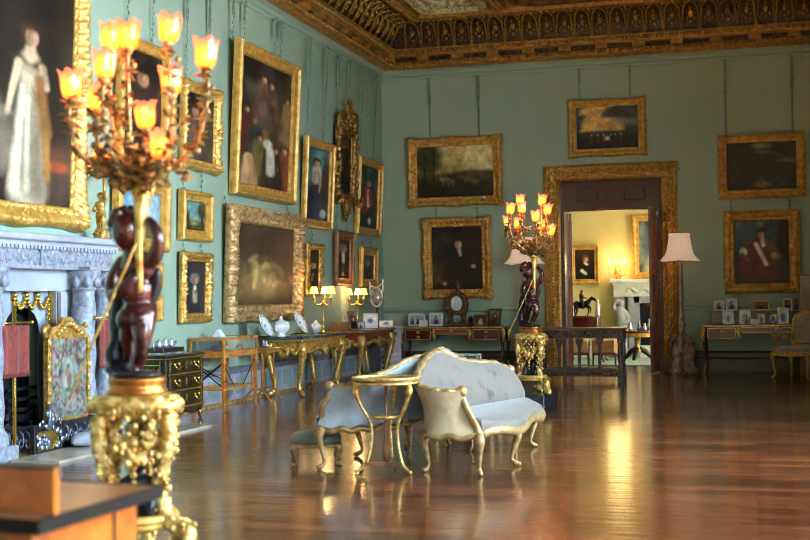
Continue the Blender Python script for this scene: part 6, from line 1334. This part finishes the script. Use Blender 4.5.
# ================================================================ THE YELLOW ROOM BEYOND
fx=lambda px,y=FY: at(px,300,1,y).x
x0=at(612,285,1,FY-.3).x; x1=x0+2.1; mt=at(620,279,1,FY-.3).z
t=thing('far_fireplace','white carved fireplace with caryatid figures in the yellow room beyond the doorway','fireplace',((x0+x1)/2,FY,0))
w=x1-x0; mb=MB(); mb.rbox((0,-.16,mt-.04),(w+.1,.34,.07),.012); mb.box((0,-.13,mt-.1),(w,.27,.05)); mb.build('mantel_shelf',WHITEP,t)
mb=MB(); mb.box((0,-.1,mt-.24),(w-.04,.2,.24))
for k in range(40): mb.ball((-w/2+.3+(w-.6)*k/39,-.2,mt-.24+.04*math.sin(k*.9)),.035,6,4)
mb.build('frieze',WHITEP,t)
mb=MB()
for s in(-1,1): mb.box((s*(w/2-.42),-.08,(mt-.36)/2),(.22,.16,mt-.36)); mb.box((s*(w/2-.13),-.06,(mt-.36)/2),(.2,.12,mt-.36))
mb.box((0,-.08,mt-.42),(w-.84,.16,.14)); mb.build('surround',MARBLES,t)
mb=MB(); mb.box((0,-.02,.55),(w-1.05,.03,1.1)); mb.build('opening',IRON,t)
for s in(-1,1):
    o=organic('caryatid',[((0,0,mt-.5),(.07,.07,.085)),((0,0,mt-.72),(.13,.09,.14)),((0,0,.12),(.16,.13,.12))],[([(0,0,mt-.55),(0,0,mt-.75),(.02,0,mt-1.0),(0,0,.5),(0,0,.1)],[.05,.11,.12,.13,.12]),([(.1,0,mt-.66),(.16,-.06,mt-.85),(.05,-.12,mt-.9)],[.045,.04,.03]),([(-.1,0,mt-.66),(-.15,-.05,mt-.55),(-.05,-.03,mt-.42)],[.045,.04,.03])],MARBLES,t,.03,3); o.location=(s*(w/2-.16),-.2,0)
for k,(px,c) in enumerate(((612.5,0),)):
    pass
# sconce
p=at(618,272,1,FY-.02); t=thing('wall_sconce','lit gilt wall sconce with candle bulbs glowing on the yellow wall beyond','wall light',(p.x,FY-.012,p.z))
mb=MB(); mb.lathe([(.02,-.16),(.06,-.1),(.075,0),(.05,.1),(.02,.16)],12,sy=.35,c=(0,-.02,0)); mb.build('backplate',GOLD2,t)
for s in(-1,0,1):
    mb=MB(); q=cr([(0,-.03,-.04),(s*.09,-.1,-.08),(s*.16,-.16,-.02),(s*.16,-.16,.06)],5) if s else cr([(0,-.03,-.06),(0,-.14,-.1),(0,-.2,-.04),(0,-.2,.04)],5); mb.tube(q,.012,6); e=Vector(q[-1]); mb.lathe([(.01,0),(.03,.01),(.012,.02),(.012,.1)],10,e); a=mb.build('arm',GOLD2,t); mb=MB(); mb.lathe([(.004,.1),(.03,.13),(.032,.16),(.004,.22)],10,e,caps=False); mb.build('bulb',mat('sconce_bulb','ffe0a0',.5,emit='ffc45a',estr=7),a)
l=bpy.data.lights.new('sconce_glow','POINT'); l.energy=15; l.color=(1,.7,.3); l.shadow_soft_size=.24; o=bpy.data.objects.new('sconce_glow',l); COL.objects.link(o); o.parent=t; o.location=(0,-.3,.18)
# round table
Yt=24.6; c=at(637,335,1,Yt); t=thing('round_table','round dark table on a gilt column standing on the teal carpet beyond the door','table',(c.x,Yt,.012)); H=at(637,331,1,Yt).z
mb=MB(); mb.lathe([(.02,H-.05),(.3,H-.05),(.42,H-.04),(.44,H-.02),(.43,H),(.02,H)],32); mb.build('top',MAHOG,t); mb=MB(); mb.lathe([(.4,H-.12),(.41,H-.05)],32,caps=False); mb.lathe([(.38,H-.12),(.39,H-.05)],32,caps=False); mb.build('gilt_apron',GOLD2,t)
mb=MB(); mb.lathe([(.09,.14),(.07,.2),(.05,.3),(.06,.5),(.07,H-.1)],14); mb.build('column',GOLD2,t)
for k in range(3): a=2*PI*k/3+.4; mb=MB(); q=cr([(.04,.22,.05),(.16,.16,.05),(.27,.06,.04),(.32,.035,.034)],4); mb.tube([(r*math.cos(a),r*math.sin(a),z) for r,z,_ in q],[x for *_,x in q],8); mb.build('foot',BRONZEK,t)
for k,(dx,dy,h,lb) in enumerate(((-.12,-.1,.16,'left'),(.05,-.05,.2,'middle'),(.16,-.12,.14,'right'),(.24,.02,.22,'tallest'))):
    mb=MB(); mb.lathe([(.04,0),(.045,h*.3),(.03,h*.6),(.02,h*.75),(.025,h),(.01,h)],10,(c.x+dx,Yt+dy,H+.013)); tag(mb.build('decanter',SILVER),['small silvery bottle, leftmost on the round table beyond the door','second silvery bottle from the left on the round table beyond the door','shortest silvery bottle right of centre on the round table beyond the door','rearmost right silvery bottle on the round table beyond the door'][k],'bottle','bottles on the far round table')
# bureau with horseman bronze
Yb=24.0; c=at(586,325,1,Yb); hz_=at(586,317,1,Yb).z; t=thing('bureau_box','small brown desk bureau carrying the horseman bronze beyond the doorway','desk',(c.x,Yb,.012))
wb=at(600,325,1,Yb).x-at(573,325,1,Yb).x
mb=MB(); mb.rbox((0,0,hz_-.14),(wb,.5,.25),.01); mb.build('body',MAHOG,t); mb=MB(); mb.rbox((0,0,hz_-.012),(wb+.04,.54,.024),.006); mb.build('top',MAHOG2,t)
mb=MB(); mb.rbox((0,0,hz_-.29),(wb+.3,.6,.05),.01); mb.build('writing_top',MAHOG2,t)
for sx in(-1,1):
    for sy in(-1,1): mb=MB(); cab(mb,sx*(wb/2+.08),sy*.24,hz_-.3,sx*.7,sy*.5,.026,.03,.04); mb.build('leg',MAHOG2,t)
k=1.0; HZ=BRONZEK
t=thing('horseman_bronze','dark bronze horse and rider statuette on the small bureau beyond the doorway','statuette',(c.x-.08,Yb,hz_+.013)); t.scale=(.88,.88,.9)
organic('horse',[((0,0,.24),(.16,.06,.075)),((-.1,0,.25),(.08,.06,.08)),((.11,0,.26),(.07,.055,.08)),((.27,0,.36),(.05,.03,.03))],[([(.12,0,.28),(.18,0,.34),(.22,0,.39)],[.06,.045,.035]),([(.22,0,.39),(.28,0,.36),(.31,0,.33)],[.036,.03,.02]),([(.12,.03,.24),(.15,.03,.13),(.12,.03,.01)],[.035,.02,.016]),([(.12,-.03,.24),(.2,-.03,.17),(.19,-.03,.09)],[.035,.022,.016]),([(-.12,.03,.24),(-.16,.03,.13),(-.13,.03,.01)],[.04,.022,.016]),([(-.12,-.03,.24),(-.09,-.03,.13),(-.14,-.03,.01)],[.04,.022,.016]),([(-.17,0,.28),(-.23,0,.22),(-.24,0,.1)],[.02,.022,.014])],HZ,t,.009,2)
organic('rider',[((.0,0,.4),(.045,.04,.07)),((.01,0,.53),(.03,.03,.036))],[([(0,0,.34),(0,0,.46),(.01,0,.5)],[.045,.05,.02]),([(0,.04,.45),(.06,.05,.4),(.12,.02,.38)],[.02,.018,.014]),([(0,-.04,.45),(.06,-.05,.4),(.12,-.02,.38)],[.02,.018,.014]),([(0,.03,.34),(.05,.075,.28),(.03,.08,.17)],[.035,.028,.018]),([(0,-.03,.34),(.05,-.075,.28),(.03,-.08,.17)],[.035,.028,.018])],BRONZE,t,.009,2)
mb=MB(); mb.rbox((0,0,.004),(.46,.18,.018),.005); mb.build('base',IRON,t)
for s,lb in((-1,'small white figurine left of the horseman bronze'),(1,'small white figurine right of the horseman bronze')):
    o=organic('figurine',[((0,0,.03),(.05,.05,.03)),((0,0,.30),(.025,.025,.03))],[([(0,0,.03),(0,0,.15),(0,0,.27)],[.04,.045,.02]),([(0,0,.24),(.05*s,-.02,.2)],[.02,.016])],PORC,None,.012,2,loc=(c.x-.04+s*.25,Yb+.17,hz_+.013)); tag(o,lb,'figurine')
# striped chairs in front of the bureau
for px,lb in((577,'striped-seat stool seen through the left arches of the oak table'),(607,'striped-seat stool seen through the right arches of the oak table')):
    Yc=22.9; c=at(px,350,1,Yc); t=thing('upholstered_stool',lb,'stool',(c.x,Yc,0.0),.1 if px<590 else -.15,'striped stools beyond the door'); t.location.z=.001 if Yc<22.9 else .012
    STR=mat('striped_seat_silk','d9c48a',.6,0,'a0683a',9,0,9,kind='wave',stretch=(3,0,0),lo=.4,hi=.6)
    mb=MB(); mb.rbox((0,0,.34),(.46,.44,.26),.04); mb.build('seat',STR,t)
    mb=MB(); mb.box((0,.0,.2),(.44,.42,.03)); mb.build('seat_frame',MAHOG2,t)
    for x,y in((-1,-1),(1,-1),(1,1),(-1,1)): mb=MB(); mb.tube([(x*.2,y*.19,.22),(x*.21,y*.2,.0)],[.022,.014],7); mb.build('leg',BLACKW,t)
# ================================================================ LIGHT AND CAMERA
def area(name,loc,rot,sx,sy,e,col):
    l=bpy.data.lights.new(name,'AREA'); l.shape='RECTANGLE'; l.size=sx; l.size_y=sy; l.energy=e; l.color=col; o=bpy.data.objects.new(name,l); COL.objects.link(o); o.location=loc; o.rotation_euler=rot; return o
for i,(a,b) in enumerate(WINS):   # daylight outside each window
    area('window_daylight',(XR+1.3,(a+b)/2,(WZ0+WZ1)/2+.5),(0,math.radians(90-40),0),WZ1-WZ0,b-a,WPOW[i],(.56,.82,1))
area('far_window_daylight',(2.7,22.75,2.1),(0,math.radians(90),0),3,1.5,260,(1,.95,.85))
sl=bpy.data.lights.new('sun','SUN'); sl.energy=SUNP; sl.color=(1,.74,.22); sl.angle=math.radians(1); so=bpy.data.objects.new('sun',sl); COL.objects.link(so)
so.rotation_euler=Vector((-math.cos(math.radians(66)),.12,-math.sin(math.radians(66)))).to_track_quat('-Z','Y').to_euler()
w=bpy.data.worlds.new('World'); sc.world=w; w.use_nodes=True; nt=w.node_tree
sk=nt.nodes.new('ShaderNodeTexSky'); sk.sky_type='NISHITA'; sk.sun_disc=False; sk.sun_elevation=math.radians(35); bg=nt.nodes['Background']; nt.links.new(sk.outputs[0],bg.inputs['Color']); bg.inputs['Strength'].default_value=.06
cam=bpy.data.cameras.new('Camera'); co=bpy.data.objects.new('Camera',cam); COL.objects.link(co); sc.camera=co
cam.sensor_width=36; cam.lens=F*36/810; cam.clip_start=.05; cam.clip_end=100
M=Matrix([list(r) for r in CR]).to_4x4(); M.translation=Vector(EYE); co.matrix_world=M
sc.cycles.filter_width=.9; cam.dof.use_dof=True; cam.dof.focus_distance=14.5; cam.dof.aperture_fstop=2.5
sc.view_settings.view_transform='Standard'; sc.view_settings.look='None'; sc.view_settings.gamma=1; sc.view_settings.exposure=EXPO; sc.view_settings.use_curve_mapping=False
